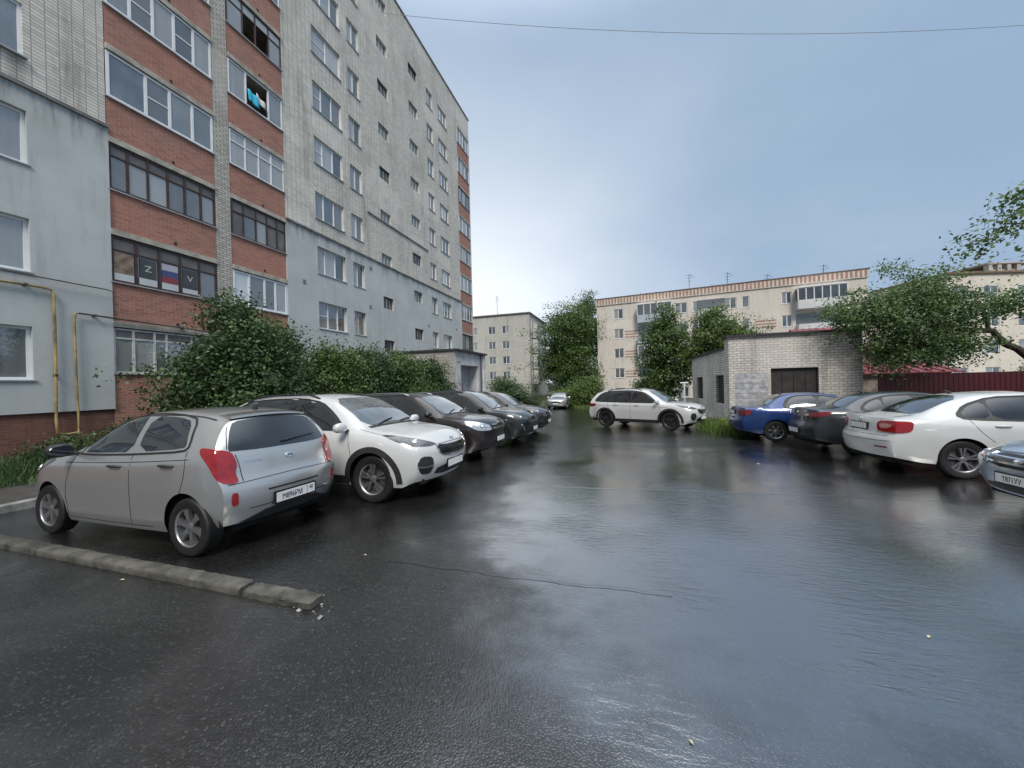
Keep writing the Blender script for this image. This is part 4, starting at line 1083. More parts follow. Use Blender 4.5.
wall_holes(pl_, -14, 7.18, ZB, 1.22, [], 0.1, 0.0); pl_.build('plinth', M_PLINTH, AB)
lg = MB(); lg.box(-14, 7.2, -.13, 0.02, BAND + .2, BAND + .3); lg.box(13.36, 32.5, -.13, 0.02, BAND, BAND + .09); lg.box(19.2, 26.5, -.07, 0.02, 12.42, 12.50); lg.box(-14, 35.4, -.06, 0.3, ROOF, ROOF + .12)
lg.build('ledge', M_LEDGE, AB)
rf = MB(); rf.box(-14, 35.35, 0.3, 12.2, ROOF - .1, ROOF); rf.build('roof', M_LEDGE, AB)
pr_ = MB(); wall_holes(pr_, 10.30, 10.86, ZB, ROOF, [], y=-0.02)
for xx in (10.30, 10.86): pr_.quad((xx, -.02, ZB), (xx, 1.3, ZB), (xx, 1.3, ROOF), (xx, -.02, ROOF))
pr_.build('pillar', M_WBRICKF, AB)
for a_, b_ in ((7.18, 13.38), (32.5, 35.12)):
    back = MB(); back.box(a_, b_, 1.28, 1.34, ZB, ROOF)
    for q_ in (a_, b_): back.quad((q_, 0.0, ZB), (q_, 1.28, ZB), (q_, 1.28, ROOF), (q_, 0.0, ROOF))
    back.build('loggia_wall', M_SLAB, AB)
rw = random.Random(11)
for (a, b, c, d, kind) in windows:
    if kind == 'stair':
        glazing(AB, 'window', a, b, c, d, 0.10, (0.36, 0.68), M_OLDFR if rw.random() < .6 else M_BROWN, [M_PANED], fwid=0.05, sill=0.02)
    elif kind == 'pair':
        glazing(AB, 'window', a, b, c, d, 0.09, (0.5,), M_PVC if rw.random() < .7 else M_OLDFR, [M_PANE, M_PANED], fwid=0.055, sill=0.18 if c < 9 else 0.14)
    elif kind == 'big':
        glazing(AB, 'window', a, b, c, d, 0.05, (0.35, 0.7), M_PVC, [M_PANE], fwid=0.07, sill=0.15)
    else:
        cols = rw.choice([(0.3, 0.66), (0.36, 0.7), (0.5,)])
        glazing(AB, 'window', a, b, c, d, 0.08, cols, M_PVC, [M_PANE, rw.choice([M_PANE, M_CURT]), M_PANED], fwid=0.06, sill=0.18 if c < 9 else 0.14, bars=((0, .5),) if rw.random() < .4 else ())

def balcony(x0, x1, k, cols, fmat, gm, transom=None, open_cols=(), fwid=0.055, tmat=None, bars=()):
    zs_ = 2.28 + SH * k; zt_ = zs_ + 1.40
    s = MB(); s.box(x0, x1, -0.07, 1.26, zt_ + 0.03, zt_ + 0.20); s.build('balcony_slab', M_SLAB, AB)
    p = MB(); zlow = zs_ - SH + 1.60 if k else ZB
    p.box(x0, x1, -0.012, 0.11, zlow, zs_ - 0.035); pp = p.build('balcony_parapet', M_RBRICK, AB)
    h = MB(); xc = x0 + (x1 - x0) * 0.56; h.tube([(xc, -0.03, zlow + 0.14), (xc, 0.02, zlow + 0.14)], 0.045, 10); h.build('drain_hole', M_DARKIN, pp)
    g = glazing(AB, 'balcony_glazing', x0 + .01, x1 - .01, zs_, zt_, -0.02, cols, fmat, gm, transom, fwid, 0.06, 0.05, open_cols, tmat, bars)
    return zs_, zt_
A0, A1, C0, C1, F0, F1 = 7.20, 10.28, 10.88, 13.36, 32.52, 35.10
third = (0.2, 0.4, 0.6, 0.8)
balcony(A0, A1, 0, (0.16, 0.34, 0.45, 0.7), M_OLDFR, [M_PANE, M_CURT, M_PANED], 0.78, tmat=M_TRANS)
balcony(A0, A1, 1, third, M_BROWN, [M_PANED], 0.70, tmat=M_TRANS, fwid=0.06)
balcony(A0, A1, 2, (0.15, 0.32, 0.5, 0.67, 0.84), M_BROWN, [M_PANED, M_PANE, M_CURT, M_PANED], 0.74, tmat=M_TRANS, fwid=0.06)
balcony(A0, A1, 3, (0.32, 0.54, 0.77), M_PVC, [M_PANE, M_PANED, M_PANE, M_PANE], fwid=0.075, bars=((1, .5),))
balcony(A0, A1, 4, (0.2, 0.4, 0.6, 0.8), M_PVC, [M_PANE, M_PANED, M_PANE, M_PANED, M_PANE], fwid=0.07, bars=((1, .5), (3, .5)))
balcony(C0, C1, 0, third, M_OLDFR, [M_PANED], 0.75)
balcony(C0, C1, 1, (0.27, 0.55, 0.76), M_PVC, [M_FROST, M_PANED, M_PANED, M_CURT], fwid=0.075)
balcony(C0, C1, 2, (0.2, 0.42, 0.62, 0.82), M_BROWN, [M_TRANS, M_PANED, M_PANE, M_TRANS], 0.68, tmat=M_TRANS, fwid=0.05)
balcony(C0, C1, 3, (0.26, 0.5, 0.74), M_PVC, [M_CURT], 0.68, fwid=0.045)
balcony(C0, C1, 4, (0.30, 0.72), M_PVC, [M_PANE, M_PANED, M_PANE], fwid=0.06, open_cols=(1,))
balcony(C0, C1, 5, (0.27, 0.50, 0.75), M_BROWN, [M_CURT, M_PANED, M_PANED, M_PANE], 0.70, open_cols=(1, 2), fwid=0.045)
for k in range(5, 9): balcony(A0, A1, k, (0.25, 0.5, 0.75), M_PVC, [M_PANE, M_PANED])
for k in range(6, 9): balcony(C0, C1, k, (0.25, 0.5, 0.75), M_PVC, [M_PANE, M_PANED])
for k in range(9): balcony(F0, F1, k, rw.choice([(0.3, 0.66), (0.25, 0.5, 0.75)]), rw.choice([M_PVC, M_BROWN, M_PVC, M_OLDFR]), [M_PANE, M_CURT, M_PANED])

for y_, z_ in ((19.2, 6.6), (14.3, 6.9), (22.6, 3.6), (26.2, 6.4), (31.3, 6.8), (19.3, 9.0)):
    m = MB(); m.box(y_ - .09, y_ + .09, -.085, -.055, z_ - .09, z_ + .09); m.build('vent', M_LEDGE, AB)
# signs in the first-floor window of the brown balcony
def on_front(mb, x0, x1, z0, z1, y): mb.box(x0, x1, y, y + 0.004, z0, z1)
XW = lambda t: A0 + .01 + (A1 - A0 - .02) * t
zs1 = 2.28 + SH + 0.06; ztt = 2.28 + SH + 1.40 * .70 - 0.05
def sheetthing(name, cell, parts, label, cat):
    x0, x1 = XW(cell * 0.2) + 0.05, XW(cell * 0.2 + 0.2) - 0.05
    t = thing(name, (-15.0 + 0.012, (x0 + x1) / 2, zs1), label, cat, R(90)); wd = (x1 - x0) / 2; hh = ztt - zs1
    for nm, a, b, c, d, mt, lift in parts:
        m = MB(); m.box(-wd + 2 * wd * a, -wd + 2 * wd * b, -0.004 - lift, -lift, hh * c, hh * d); m.build(nm, mt, t)
    return t, wd, hh
M_PAPER = plain('white_paper', (0.50, 0.52, 0.53), 0.6, 0.05, 3.0); M_DSHEET = plain('dark_poster', (0.055, 0.055, 0.06), 0.45, 0.2, 2.0)
M_FB = plain('flag_blue', (0.05, 0.075, 0.20), 0.6, 0.1, 3.0); M_FR = plain('flag_red', (0.23, 0.045, 0.055), 0.6, 0.1, 3.0); M_FW = plain('flag_white', (0.40, 0.40, 0.47), 0.6, 0.05, 3.0)
M_PIC = plain('faded_brown_picture', (0.20, 0.14, 0.10), 0.5, 0.5, 5.0)
sheetthing('poster', 0, [('picture', 0.03, 0.97, 0.26, 0.98, M_PIC, 0), ('paper_strip', 0.03, 0.97, 0.0, 0.25, M_PAPER, 0)], 'faded brown picture above white paper in the brown balcony window, beside the grey wall', 'poster')
t, wd, hh = sheetthing('poster', 1, [('sheet', 0.08, 0.92, 0.26, 0.98, M_DSHEET, 0), ('paper_strip', 0.03, 0.97, 0.0, 0.25, M_PAPER, 0)], 'dark poster with a white letter Z in the brown balcony window', 'poster')
text_mesh('Z', 0.28, M_PAPER, t, 'letter', face_matrix((0, -0.006, hh * 0.62), (0, -1, 0)), 0.001, 1.1)
sheetthing('flag', 2, [('stripe', 0.04, 0.96, 0.74, 0.99, M_FW, 0), ('stripe', 0.04, 0.96, 0.50, 0.738, M_FB, 0), ('stripe', 0.04, 0.96, 0.26, 0.498, M_FR, 0), ('paper_strip', 0.03, 0.97, 0.0, 0.25, M_PAPER, 0)], 'white, blue and red striped flag hung in the brown balcony window', 'flag')
t, wd, hh = sheetthing('poster', 3, [('sheet', 0.06, 0.94, 0.20, 0.98, M_DSHEET, 0), ('paper_strip', 0.03, 0.97, 0.0, 0.19, M_PAPER, 0)], 'dark poster with a white letter V in the brown balcony window', 'poster')
text_mesh('V', 0.28, M_PAPER, t, 'letter', face_matrix((0, -0.006, hh * 0.60), (0, -1, 0)), 0.001, 1.1)
# laundry over the open balcony window
zz4 = 2.28 + SH * 4
lm = MB(); vs, fs = [], []
for i in range(9):
    for j in range(7):
        vs.append((-14.955 + 0.03 * math.sin(i * 1.1) + 0.012 * j, 11.68 + 0.055 * i, zz4 + 0.72 - 0.085 * j - 0.01 * i))
for i in range(8):
    for j in range(6): fs.append((i * 7 + j, i * 7 + j + 1, (i + 1) * 7 + j + 1, (i + 1) * 7 + j))
lm.add(vs, fs); o = lm.build('laundry', plain('turquoise_cloth', (0.02, 0.38, 0.55), 0.8, 0.15, 6.0), None, 180); so = o.modifiers.new('thick', 'SOLIDIFY'); so.thickness = 0.012
tag(o, 'turquoise cloth drying in an open balcony window of the tall block', 'laundry')
lm = MB(); vs, fs = [], []
for i in range(7):
    for j in range(5): vs.append((-14.97 + 0.04 * math.sin(i * 1.3 + 1), 12.06 + 0.07 * i, zz4 + 0.80 - 0.07 * j - 0.03 * i))
for i in range(6):
    for j in range(4): fs.append((i * 5 + j, i * 5 + j + 1, (i + 1) * 5 + j + 1, (i + 1) * 5 + j))
lm.add(vs, fs); o = lm.build('laundry', plain('white_cloth', (0.6, 0.6, 0.6), 0.8, 0.1, 6.0), None, 180); so = o.modifiers.new('thick', 'SOLIDIFY'); so.thickness = 0.012
tag(o, 'white cloth drying beside the turquoise one in an open balcony window', 'laundry')

# pipes on the grey wall
M_YPIPE = plain('rusty_yellow_gas_pipe', (0.30, 0.225, 0.09), 0.6, 0.5, 3.0); M_DPIPE = plain('dark_pipe', (0.05, 0.048, 0.045), 0.6, 0.3, 5.0)
def pipe(pts, r, mat, label, cat='pipe', brackets=()):
    m = MB(); m.tube(pts, r, 10); o = m.build('gas_pipe', mat, None, 60)
    tag(o, label, cat)
    for p in brackets:
        b = MB(); b.box(p[0] - 0.10, p[0] + 0.05, p[1] - 0.03, p[1] + 0.03, p[2] - 0.03, p[2] + 0.03); b.build('bracket', M_DPIPE, o)
    return o
px_ = -14.86
pipe([(px_, -3, 4.60), (px_, 5.75, 4.55), (px_, 5.90, 4.52), (px_, 5.95, 4.40), (px_, 5.95, 2.5), (px_, 5.93, 0.98), (px_ + .05, 5.93, 0.62), (px_ + .02, 6.1, 0.55)], 0.032, M_YPIPE, 'yellow gas pipe coming from under the windows and bending down to the red plinth', brackets=[(px_, 5.45, 4.56), (px_, 5.95, 2.2)])
pipe([(px_, 6.40, 3.97), (px_, 6.35, 3.95), (px_, 6.33, 3.82), (px_, 6.34, 2.0), (px_, 6.36, 0.95), (px_ + .04, 6.34, 0.60), (px_ + .04, 6.1, 0.56)], 0.026, M_YPIPE, 'thinner yellow gas pipe standing on the grey wall nearest the lowest red balcony')
pipe([(px_ + .01, 10.2, 3.86), (px_ + .01, 8.0, 3.93), (px_ + .01, 6.42, 3.972)], 0.024, M_DPIPE, 'dark horizontal pipe above the lowest balcony, joined to the thinner yellow one', brackets=[(px_, 6.75, 3.96), (px_, 9.0, 3.9)])
pipe([(px_ + .03, -3, 4.86), (px_ + .03, 5.0, 4.82), (px_ + .03, 7.05, 4.78), (px_ + .03, 7.16, 4.74), (px_ + .03, 7.17, 4.0)], 0.016, M_DPIPE, 'thin black cable crossing the grey wall below the first floor windows', 'cable')

# entrance porch built against the block
PM = brick_mat('porch_block_wall', (0.40, 0.385, 0.35), (0.30, 0.28, 0.25), (0.2, 0.19, 0.17), bw=0.4, bh=0.2, axes='XYZ', msize=0.014)
PO = thing('entrance_porch', (-10.3, 21.1, 0), 'flat roofed white entrance porch sticking out of the tall block behind the bushes', 'porch', R(90))
m = MB(); ph = 3.93
wall_holes(m, 0.0, 5.1, ZB, ph - .12, [(0.95, 3.9, ZB, 2.95)], 1.0); m.build('wall', plain('white_porch_plaster', (0.50, 0.50, 0.50), 0.8, 0.2, 2.0), PO)
for xs_ in (0, 5.1):
    m = MB(); m.quad((xs_, 0.001, ZB), (xs_, 4.6, ZB), (xs_, 4.6, ph - .12), (xs_, 0.001, ph - .12)); m.build('side_wall', PM, PO)
m = MB(); m.box(-.12, 5.25, -.22, 4.6, ph - .12, ph + .0); m.build('roof', plain('tarred_roof_edge', (0.03, 0.03, 0.032), 0.7, 0.3, 3.0), PO)
m = MB(); m.box(0.95, 3.9, 0.8, 0.9, ZB, 2.95); m.build('back_wall', plain('grey_recess', (0.40, 0.41, 0.43), 0.8, 0.15, 2.0), PO)
m = MB(); m.box(1.35, 2.75, 0.70, 0.79, ZB, 1.75); d_ = m.build('door', plain('dull_pink_door', (0.26, 0.19, 0.19), 0.6, 0.2, 3.0), PO); h = MB(); h.tube([(2.6, .64, .1), (2.6, .64, .4)], .02, 8); h.build('handle', CM['chrome'], d_)
m = MB(); m.tube([(4.25, -0.08, ZB), (4.25, -0.08, ph - .14)], 0.05, 10); m.build('drain_pipe', plain('dark_downpipe', (0.06, 0.06, 0.065), 0.5, 0.2, 3.0), PO)
m = MB(); m.box(4.75, 5.12, -0.10, -0.006, ZB, ph - .14); m.build('corner_pillar', plain('pale_porch_pillar', (0.56, 0.56, 0.55), 0.8, 0.15, 2.0), PO)
m = MB(); m.box(0.35, 1.0, -.03, -.006, 3.15, 3.45); m.build('house_sign', M_OLDFR, PO)
# ---------------------------------------------------------------- buildings further off
def block_wall(name, c1, c2, joint, w_, h_, axes, stain=(0.2, 0.19, 0.16), amt=0.4):
    return brick_mat(name, c1, c2, joint, bw=w_, bh=h_, msize=0.02, axes=axes, stain=stain, stain_amt=amt, offset=0.0)
# grey panel block straight ahead
G0 = -1.6
M_PANEL = block_wall('grey_wall_panels', (0.50, 0.48, 0.44), (0.46, 0.445, 0.405), (0.30, 0.29, 0.265), 3.2, 2.82, 'XYZ', (0.24, 0.23, 0.19), 0.5)
PB = thing('apartment_building', (-32.0, 66.0, 0.0), 'five-storey grey panel block beyond the car row, left of the tall trees', 'building')
holes = []
for k in range(5):
    z = 11.0 - 2.85 * k
    for xc in (-3.0, 0.5, 4.1, 7.8, 10.55): holes.append((xc - .72, xc + .72, z, z + 1.42))
m = MB(); wall_holes(m, -6, 15.15, G0, 14.5, holes, 0.15); m.quad((15.15, 0, G0), (15.15, 15, G0), (15.15, 15, 14.5), (15.15, 0, 14.5)); m.quad((-6, 0, G0), (-6, 15, G0), (-6, 15, 14.5), (-6, 0, 14.5)); m.quad((-6, 15, G0), (15.15, 15, G0), (15.15, 15, 14.5), (-6, 15, 14.5))
m.build('wall', M_PANEL, PB)
m = MB(); m.box(-6.2, 15.4, -.25, 15.2, 14.5, 14.68); m.build('roof', M_LEDGE, PB)
for h in holes: glazing(PB, 'window', *h, 0.07, (0.5,), M_PVC, [M_PANED, M_PANE], fwid=0.09, sill=.1)
for k in range(1, 5):
    z = -1.4 + 2.85 * k
    m = MB(); m.box(15.16, 16.35, 1.2, 4.4, z, z + 1.05); b = m.build('balcony', plain('pale_balcony_board', (0.42, 0.43, 0.44), 0.7, 0.15, 1.0) if k == 1 else bpy.data.materials['pale_balcony_board'], PB)
    m = MB(); m.box(15.16, 16.30, 1.25, 4.35, z + 1.05, z + 2.5); m.build('balcony_glass', M_PANE, b)
    m = MB()
    for yy in (1.22, 2.25, 3.3, 4.34): m.box(15.16, 16.34, yy - .05, yy + .05, z + 1.05, z + 2.55)
    m.box(15.15, 16.4, 1.15, 4.45, z + 2.5, z + 2.62); m.build('balcony_frame', M_OLDFR, b)
m = MB(); m.box(15.15, 15.25, 1.6, 3.0, G0, 0.9); m.build('door', plain('rusty_door', (0.22, 0.10, 0.06), 0.7, 0.2, 2.0), PB)
m = MB(); m.tube([(15.6, 0.5, G0), (15.6, 0.5, 12.5)], 0.06, 8); m.build('drain_pipe', M_LEDGE, PB)

# long pale block with the striped cornice
M_PALE = block_wall('pale_yellow_brick_wall', (0.68, 0.63, 0.56), (0.64, 0.59, 0.52), (0.58, 0.53, 0.47), 0.5, 0.16, 'XYZ', (0.40, 0.34, 0.27), 0.4)
M_STRIPE = plain('red_cornice_brick', (0.38, 0.20, 0.155), 0.8, 0.2, 3.0)
M_BALC = plain('pale_blue_balcony_panel', (0.42, 0.47, 0.53), 0.7, 0.1, 1.0); M_BALW = plain('white_balcony_panel', (0.60, 0.61, 0.61), 0.7, 0.1, 1.0); M_BALG = plain('pale_green_balcony_panel', (0.42, 0.56, 0.44), 0.7, 0.1, 1.0)
LB = thing('apartment_building', (-3.98, 56.4, 0.0), 'long five-storey pale block with a red striped cornice beyond the brick garage', 'building', math.atan2(52.6 - 56.4, 26.6 + 3.98))
LL, LT = 30.8, 13.75
holes, spec = [], []
zk = lambda k: 10.6 - 2.86 * k                                  # window sills
for k in range(5):
    z = zk(k)
    for xc, wd in ((3.1, 1.35), (11.4, 1.5), (13.2, 0.8), (17.2, 1.4), (18.9, 0.8), (23.2, 1.05)):
        h = (xc - wd / 2, xc + wd / 2, z, z + 1.42); holes.append(h); spec.append(h)
m = MB(); wall_holes(m, 0, LL, G0, LT - 0.98, holes, 0.15)
for xx in (0, LL): m.quad((xx, 0, G0), (xx, 12, G0), (xx, 12, LT), (xx, 0, LT))
m.quad((0, 12, G0), (LL, 12, G0), (LL, 12, LT), (0, 12, LT)); m.build('wall', M_PALE, LB)
m = MB(); m.box(-.12, LL + .12, -.14, 0.3, LT - .98, LT); cor = m.build('cornice', plain('cream_cornice', (0.58, 0.53, 0.46), 0.8, 0.15, 2.0), LB)
m = MB(); i = 0; x = 0.05
while x < LL: m.box(x, x + .19, -.165, -.139, LT - .86, LT - .10); x += 0.43
m.build('cornice_stripe', M_STRIPE, cor)
m = MB(); m.box(-.2, LL + .2, -.25, 12.2, LT, LT + .06); m.build('roof', plain('brown_roof_edge', (0.22, 0.17, 0.15), 0.7, 0.2, 2.0), LB)
m = MB()
for k in range(1, 5):
    for xc in (5.2, 21.2):
        for dz in (0.1, 0.5, 0.9): m.box(xc - 1.25, xc + 0.9, -.02, -.001, zk(k) + dz, zk(k) + dz + .13)
m.build('red_brick_band', M_STRIPE, LB)
for h in spec: glazing(LB, 'window', *h, 0.07, (0.5,) if h[1] - h[0] > 1 else (), M_PVC, [M_PANE, M_PANED], fwid=0.09, sill=.1)
for k in range(5):
    for xc, wd, pan in ((8.0, 4.4, (M_BALC, M_BALC, M_BALC, M_BALW, M_BALG)[k]), (15.0, 3.2, M_BALW), (20.1, 0, None), (26.4, 4.6, (M_BALW, M_BALW, M_BALC, M_BALW, M_BALC)[k])):
        if not wd: continue
        z = zk(k) - 0.95
        m = MB(); m.box(xc - wd / 2, xc + wd / 2, -1.15, -.01, z, z + 1.05); b = m.build('balcony', pan, LB)
        if (k, xc) == (1, 8.0) or (k + int(xc)) % 4 == 3:
            m = MB(); m.box(xc - wd / 2, xc + wd / 2, -.02, -.004, z + 1.05, z + 2.45); m.build('balcony_opening', M_PANED, b)
        else:
            m = MB(); m.box(xc - wd / 2 + .03, xc + wd / 2 - .03, -1.10, -.02, z + 1.05, z + 2.5); m.build('balcony_glass', M_PANE if k % 2 else M_PANED, b)
            m = MB(); n = max(3, int(wd / 0.75))
            for i in range(n + 1): xx = xc - wd / 2 + wd * i / n; m.box(xx - .05, xx + .05, -1.14, -1.08, z + 1.05, z + 2.5)
            m.box(xc - wd / 2, xc + wd / 2, -1.14, -1.08, z + 2.42, z + 2.55); m.box(xc - wd / 2, xc + wd / 2, -1.2, -.0, z + 2.5, z + 2.6); m.build('balcony_frame', M_PVC, b)
rl = random.Random(3)
for x, y, hh in ((12.6, 5, 3.2), (22.2, 5, 1.8), (28.6, 6, 2.4), (17.6, 6, 3.0)):
    m = MB(); m.tube([(0, 0, 0), (0, 0, hh)], 0.035, 6)
    for q in range(3):
        z = hh - 0.15 - q * 0.45; m.tube([(-.45 + .1 * q, 0, z), (.45 - .1 * q, 0, z)], 0.02, 5); 
    m.tube([(0, 0, hh - .1), (.8, .3, hh - .5)], 0.02, 5)
    o = m.build('roof_aerial', M_DPIPE, None); c_, s_ = math.cos(LB.rotation_euler.z), math.sin(LB.rotation_euler.z)
    o.location = (LB.location.x + x * c_ - y * s_, LB.location.y + x * s_ + y * c_, LT + .1)
    tag(o, 'thin metal television aerial standing on the roof of the long pale block', 'aerial', 'aerials on the long pale block')
m = MB(); m.tube([(0, 0, 0), (0, 0, 4.6)], 0.04, 6)
for q in range(3): m.tube([(-.5, 0, 4.4 - .4 * q), (.5, 0, 4.4 - .4 * q)], 0.025, 5)
o = m.build('roof_aerial', M_DPIPE, None); o.location = (-24.4, 70, 14.6); tag(o, 'lone television aerial on the roof of the grey panel block', 'aerial')

# beige block at the far right
M_BEIGE = block_wall('beige_plaster_wall', (0.70, 0.64, 0.56), (0.68, 0.62, 0.54), (0.64, 0.58, 0.50), 1.6, 2.8, 'XYZ', (0.45, 0.38, 0.30), 0.25)
BB = thing('apartment_building', (27.5, 50.6, 0.0), 'plain beige block with square windows behind the leaning apple tree', 'building', math.atan2(2.28, 7.36))
holes = [(x - .8, x + .8, 9.45 - 2.95 * k, 10.95 - 2.95 * k) for k in range(4) for x in (7.6, 11.1, 14.8, 18.6, 22.6)]
m = MB(); wall_holes(m, 6.3, 30, G0, 12.3, holes, 0.15); m.quad((6.3, 0, G0), (6.3, 11, G0), (6.3, 11, 12.3), (6.3, 0, 12.3)); m.quad((30, 0, G0), (30, 11, G0), (30, 11, 12.3), (30, 0, 12.3)); m.build('wall', M_BEIGE, BB)
m = MB(); m.box(6.1, 30.2, -.25, 11, 12.3, 12.5); m.build('roof', plain('brown_eaves', (0.20, 0.13, 0.09), 0.7, 0.2, 2.0), BB)
for h in holes: glazing(BB, 'window', *h, 0.07, (0.5,), M_PVC, [M_PANE, M_PANED], fwid=0.08, bars=((0, .5), (1, .5)))
m = MB(); m.box(13.6, 18.5, 2.2, 6, 12.5, 13.3)
for x in (13.5, 14.5, 15.6, 16.7): m.box(x, x + .45, 2.0, 2.5, 12.5, 13.9)
m.box(13.3, 18.8, 1.9, 6.2, 13.9, 14.05); m.build('roof_hut', plain('grey_roof_hut', (0.42, 0.40, 0.37), 0.8, 0.2, 1.0), BB)

# ---------------------------------------------------------------- brick garage
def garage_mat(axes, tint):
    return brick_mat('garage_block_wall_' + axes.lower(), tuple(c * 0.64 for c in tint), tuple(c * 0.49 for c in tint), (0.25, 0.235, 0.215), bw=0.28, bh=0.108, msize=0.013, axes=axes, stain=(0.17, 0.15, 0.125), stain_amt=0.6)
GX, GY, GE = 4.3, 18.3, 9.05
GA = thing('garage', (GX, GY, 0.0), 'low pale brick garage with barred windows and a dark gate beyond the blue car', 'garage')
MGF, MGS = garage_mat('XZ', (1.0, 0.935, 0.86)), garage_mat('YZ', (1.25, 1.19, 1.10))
zg = -0.75
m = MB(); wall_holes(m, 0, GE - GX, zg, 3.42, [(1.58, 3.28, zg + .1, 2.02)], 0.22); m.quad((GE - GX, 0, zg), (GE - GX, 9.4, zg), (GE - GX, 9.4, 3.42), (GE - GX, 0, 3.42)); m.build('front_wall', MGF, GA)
sw = MB()
def side(y0, y1, z1, hs):                                       # west wall, faces -x
    t = MB(); wall_holes(t, y0, y1, zg, z1, hs, 0.22)
    sw.add([(v[1] if True else 0, v[0], v[2]) for v in t.v], t.f)
side(0, 2.3, 3.42, []); 
m2 = MB()
sw.v = []; sw.f = []
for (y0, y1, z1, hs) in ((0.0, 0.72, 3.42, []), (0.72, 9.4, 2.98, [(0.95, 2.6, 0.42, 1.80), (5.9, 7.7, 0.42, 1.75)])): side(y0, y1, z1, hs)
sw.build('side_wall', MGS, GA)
m = MB(); m.quad((0, .72, 2.98), (0, .72, 3.42), (GE - GX, .72, 3.42), (GE - GX, .72, 2.98)); m.quad((0, 9.4, zg), (GE - GX, 9.4, zg), (GE - GX, 9.4, 2.98), (0, 9.4, 2.98)); m.build('back_wall', MGF, GA)
M_FELT = plain('roofing_felt', (0.030, 0.030, 0.032), 0.75, 0.4, 2.0)
m = MB(); m.box(-.10, GE - GX + .15, -.12, .78, 3.42, 3.52); m.box(-.08, GE - GX + .15, .78, 9.5, 2.98, 3.07)
m.build('roof', M_FELT, GA)
wb_ = MB(); wb_.box(0.72, 0.9, -.012, 0.001, .5, 1.7); 
m = MB(); m.box(1.58, 3.28, .14, .2, zg + .1, 2.02)
for k in range(5): m.box(1.60 + k * .42, 1.63 + k * .42, .115, .14, zg + .1, 2.0)
g_ = m.build('gate', plain('dark_rusted_gate', (0.028, 0.023, 0.021), 0.6, 0.4, 3.0), GA)
m = MB(); m.box(2.38, 2.48, .08, .12, .65, .8); m.build('handle', CM['brake'], g_)
for a, b, c, d in ((0.95, 2.6, 0.42, 1.80), (5.9, 7.7, 0.42, 1.75)):
    m = MB(); m.box(.15, .2, a, b, c, d); w_ = m.build('window', plain('boarded_dark_window', (0.05, 0.036, 0.028), 0.6, 0.4, 3.0), GA)
    m = MB(); n = 7
    for k in range(n): y = a + (b - a) * (k + .5) / n; m.box(.05, .065, y - .008, y + .008, c, d)
    for z in (c + .3, d - .3): m.box(.04, .05, a, b, z - .012, z + .012)
    m.build('window_grille', M_DPIPE, w_)
wp = MB()
for r_i in range(7):
    z0 = .35 + r_i * .213; wp.box(0.22, 1.45 - (r_i % 2) * .08, -.006, -.001, z0, z0 + .185)
wp.build('whitewash_patch', plain('faded_whitewash', (0.38, 0.385, 0.40), 0.85, 0.35, 4.0), GA)

# ---------------------------------------------------------------- fence, sheds, post, wire
M_FENCE = Mat('dark_red_corrugated_sheet', rough=0.45)
n_ = M_FENCE.noise(M_FENCE.pos((1, 1, .4)), 1.2, 5.0, .6); M_FENCE.base(M_FENCE.mix(M_FENCE.ramp(n_, .3, .75), (0.052, 0.007, 0.012), (0.078, 0.011, 0.016))); M_FENCE = M_FENCE.m
FE = thing('metal_fence', (9.2, 17.6, -0.36), 'dark red corrugated metal fence behind the parked saloons, right of the garage', 'fence')
m = MB(); vs, fs = [], []; n = 0; x = 0.0; prof = ((0, 0), (.05, 0), (.07, .018), (.12, .018), (.14, 0))
while x < 24:
    for a, b in prof[:-1]: vs.append((x + a, -b, 0.1)); vs.append((x + a, -b, 2.0)); n += 1
    x += .14
for i in range(n - 1): fs.append((2 * i, 2 * i + 2, 2 * i + 3, 2 * i + 1))
m.add(vs, fs); m.build('fence_sheet', M_FENCE, FE)
for k in range(10):
    m = MB(); m.box(k * 2.6, k * 2.6 + .06, .03, .09, 0, 2.0); m.build('post', M_DPIPE, FE)
m = MB(); m.box(0, 24, .005, .03, .5, .54); m.box(0, 24, .005, .03, 1.6, 1.64); m.build('rail', M_DPIPE, FE)
def gable(name, loc, rz, L_, W_, h, rise, wmat, rmat, label):
    t = thing(name, loc, label, 'house', rz)
    m = MB(); m.box(0, L_, 0, W_, -1.5, h); m.add([(0, 0, h), (0, W_, h), (0, W_ / 2, h + rise)], [(0, 1, 2)]); m.add([(L_, 0, h), (L_, W_, h), (L_, W_ / 2, h + rise)], [(0, 1, 2)]); m.build('wall', wmat, t)
    r = MB(); o_ = .35
    for y0, z0, y1, z1 in ((-o_, h - o_ * rise / (W_ / 2), W_ / 2, h + rise), (W_ + o_, h - o_ * rise / (W_ / 2), W_ / 2, h + rise)):
        r.add([(-o_, y0, z0), (L_ + o_, y0, z0), (L_ + o_, y1, z1), (-o_, y1, z1), (-o_, y0, z0 + .06), (L_ + o_, y0, z0 + .06), (L_ + o_, y1, z1 + .06), (-o_, y1, z1 + .06)], [(0, 1, 2, 3), (4, 5, 6, 7), (0, 1, 5, 4), (1, 2, 6, 5), (0, 3, 7, 4)])
        k = -o_
        while k < L_ + o_:
            r.add([(k, y0, z0 + .06), (k + .05, y0, z0 + .06), (k + .05, y1, z1 + .06), (k, y1, z1 + .06), (k, y0, z0 + .11), (k + .05, y0, z0 + .11), (k + .05, y1, z1 + .11), (k, y1, z1 + .11)], [(4, 5, 6, 7), (0, 3, 7, 4), (1, 2, 6, 5), (0, 1, 5, 4)]); k += .55
    r.build('roof', rmat, t); return t
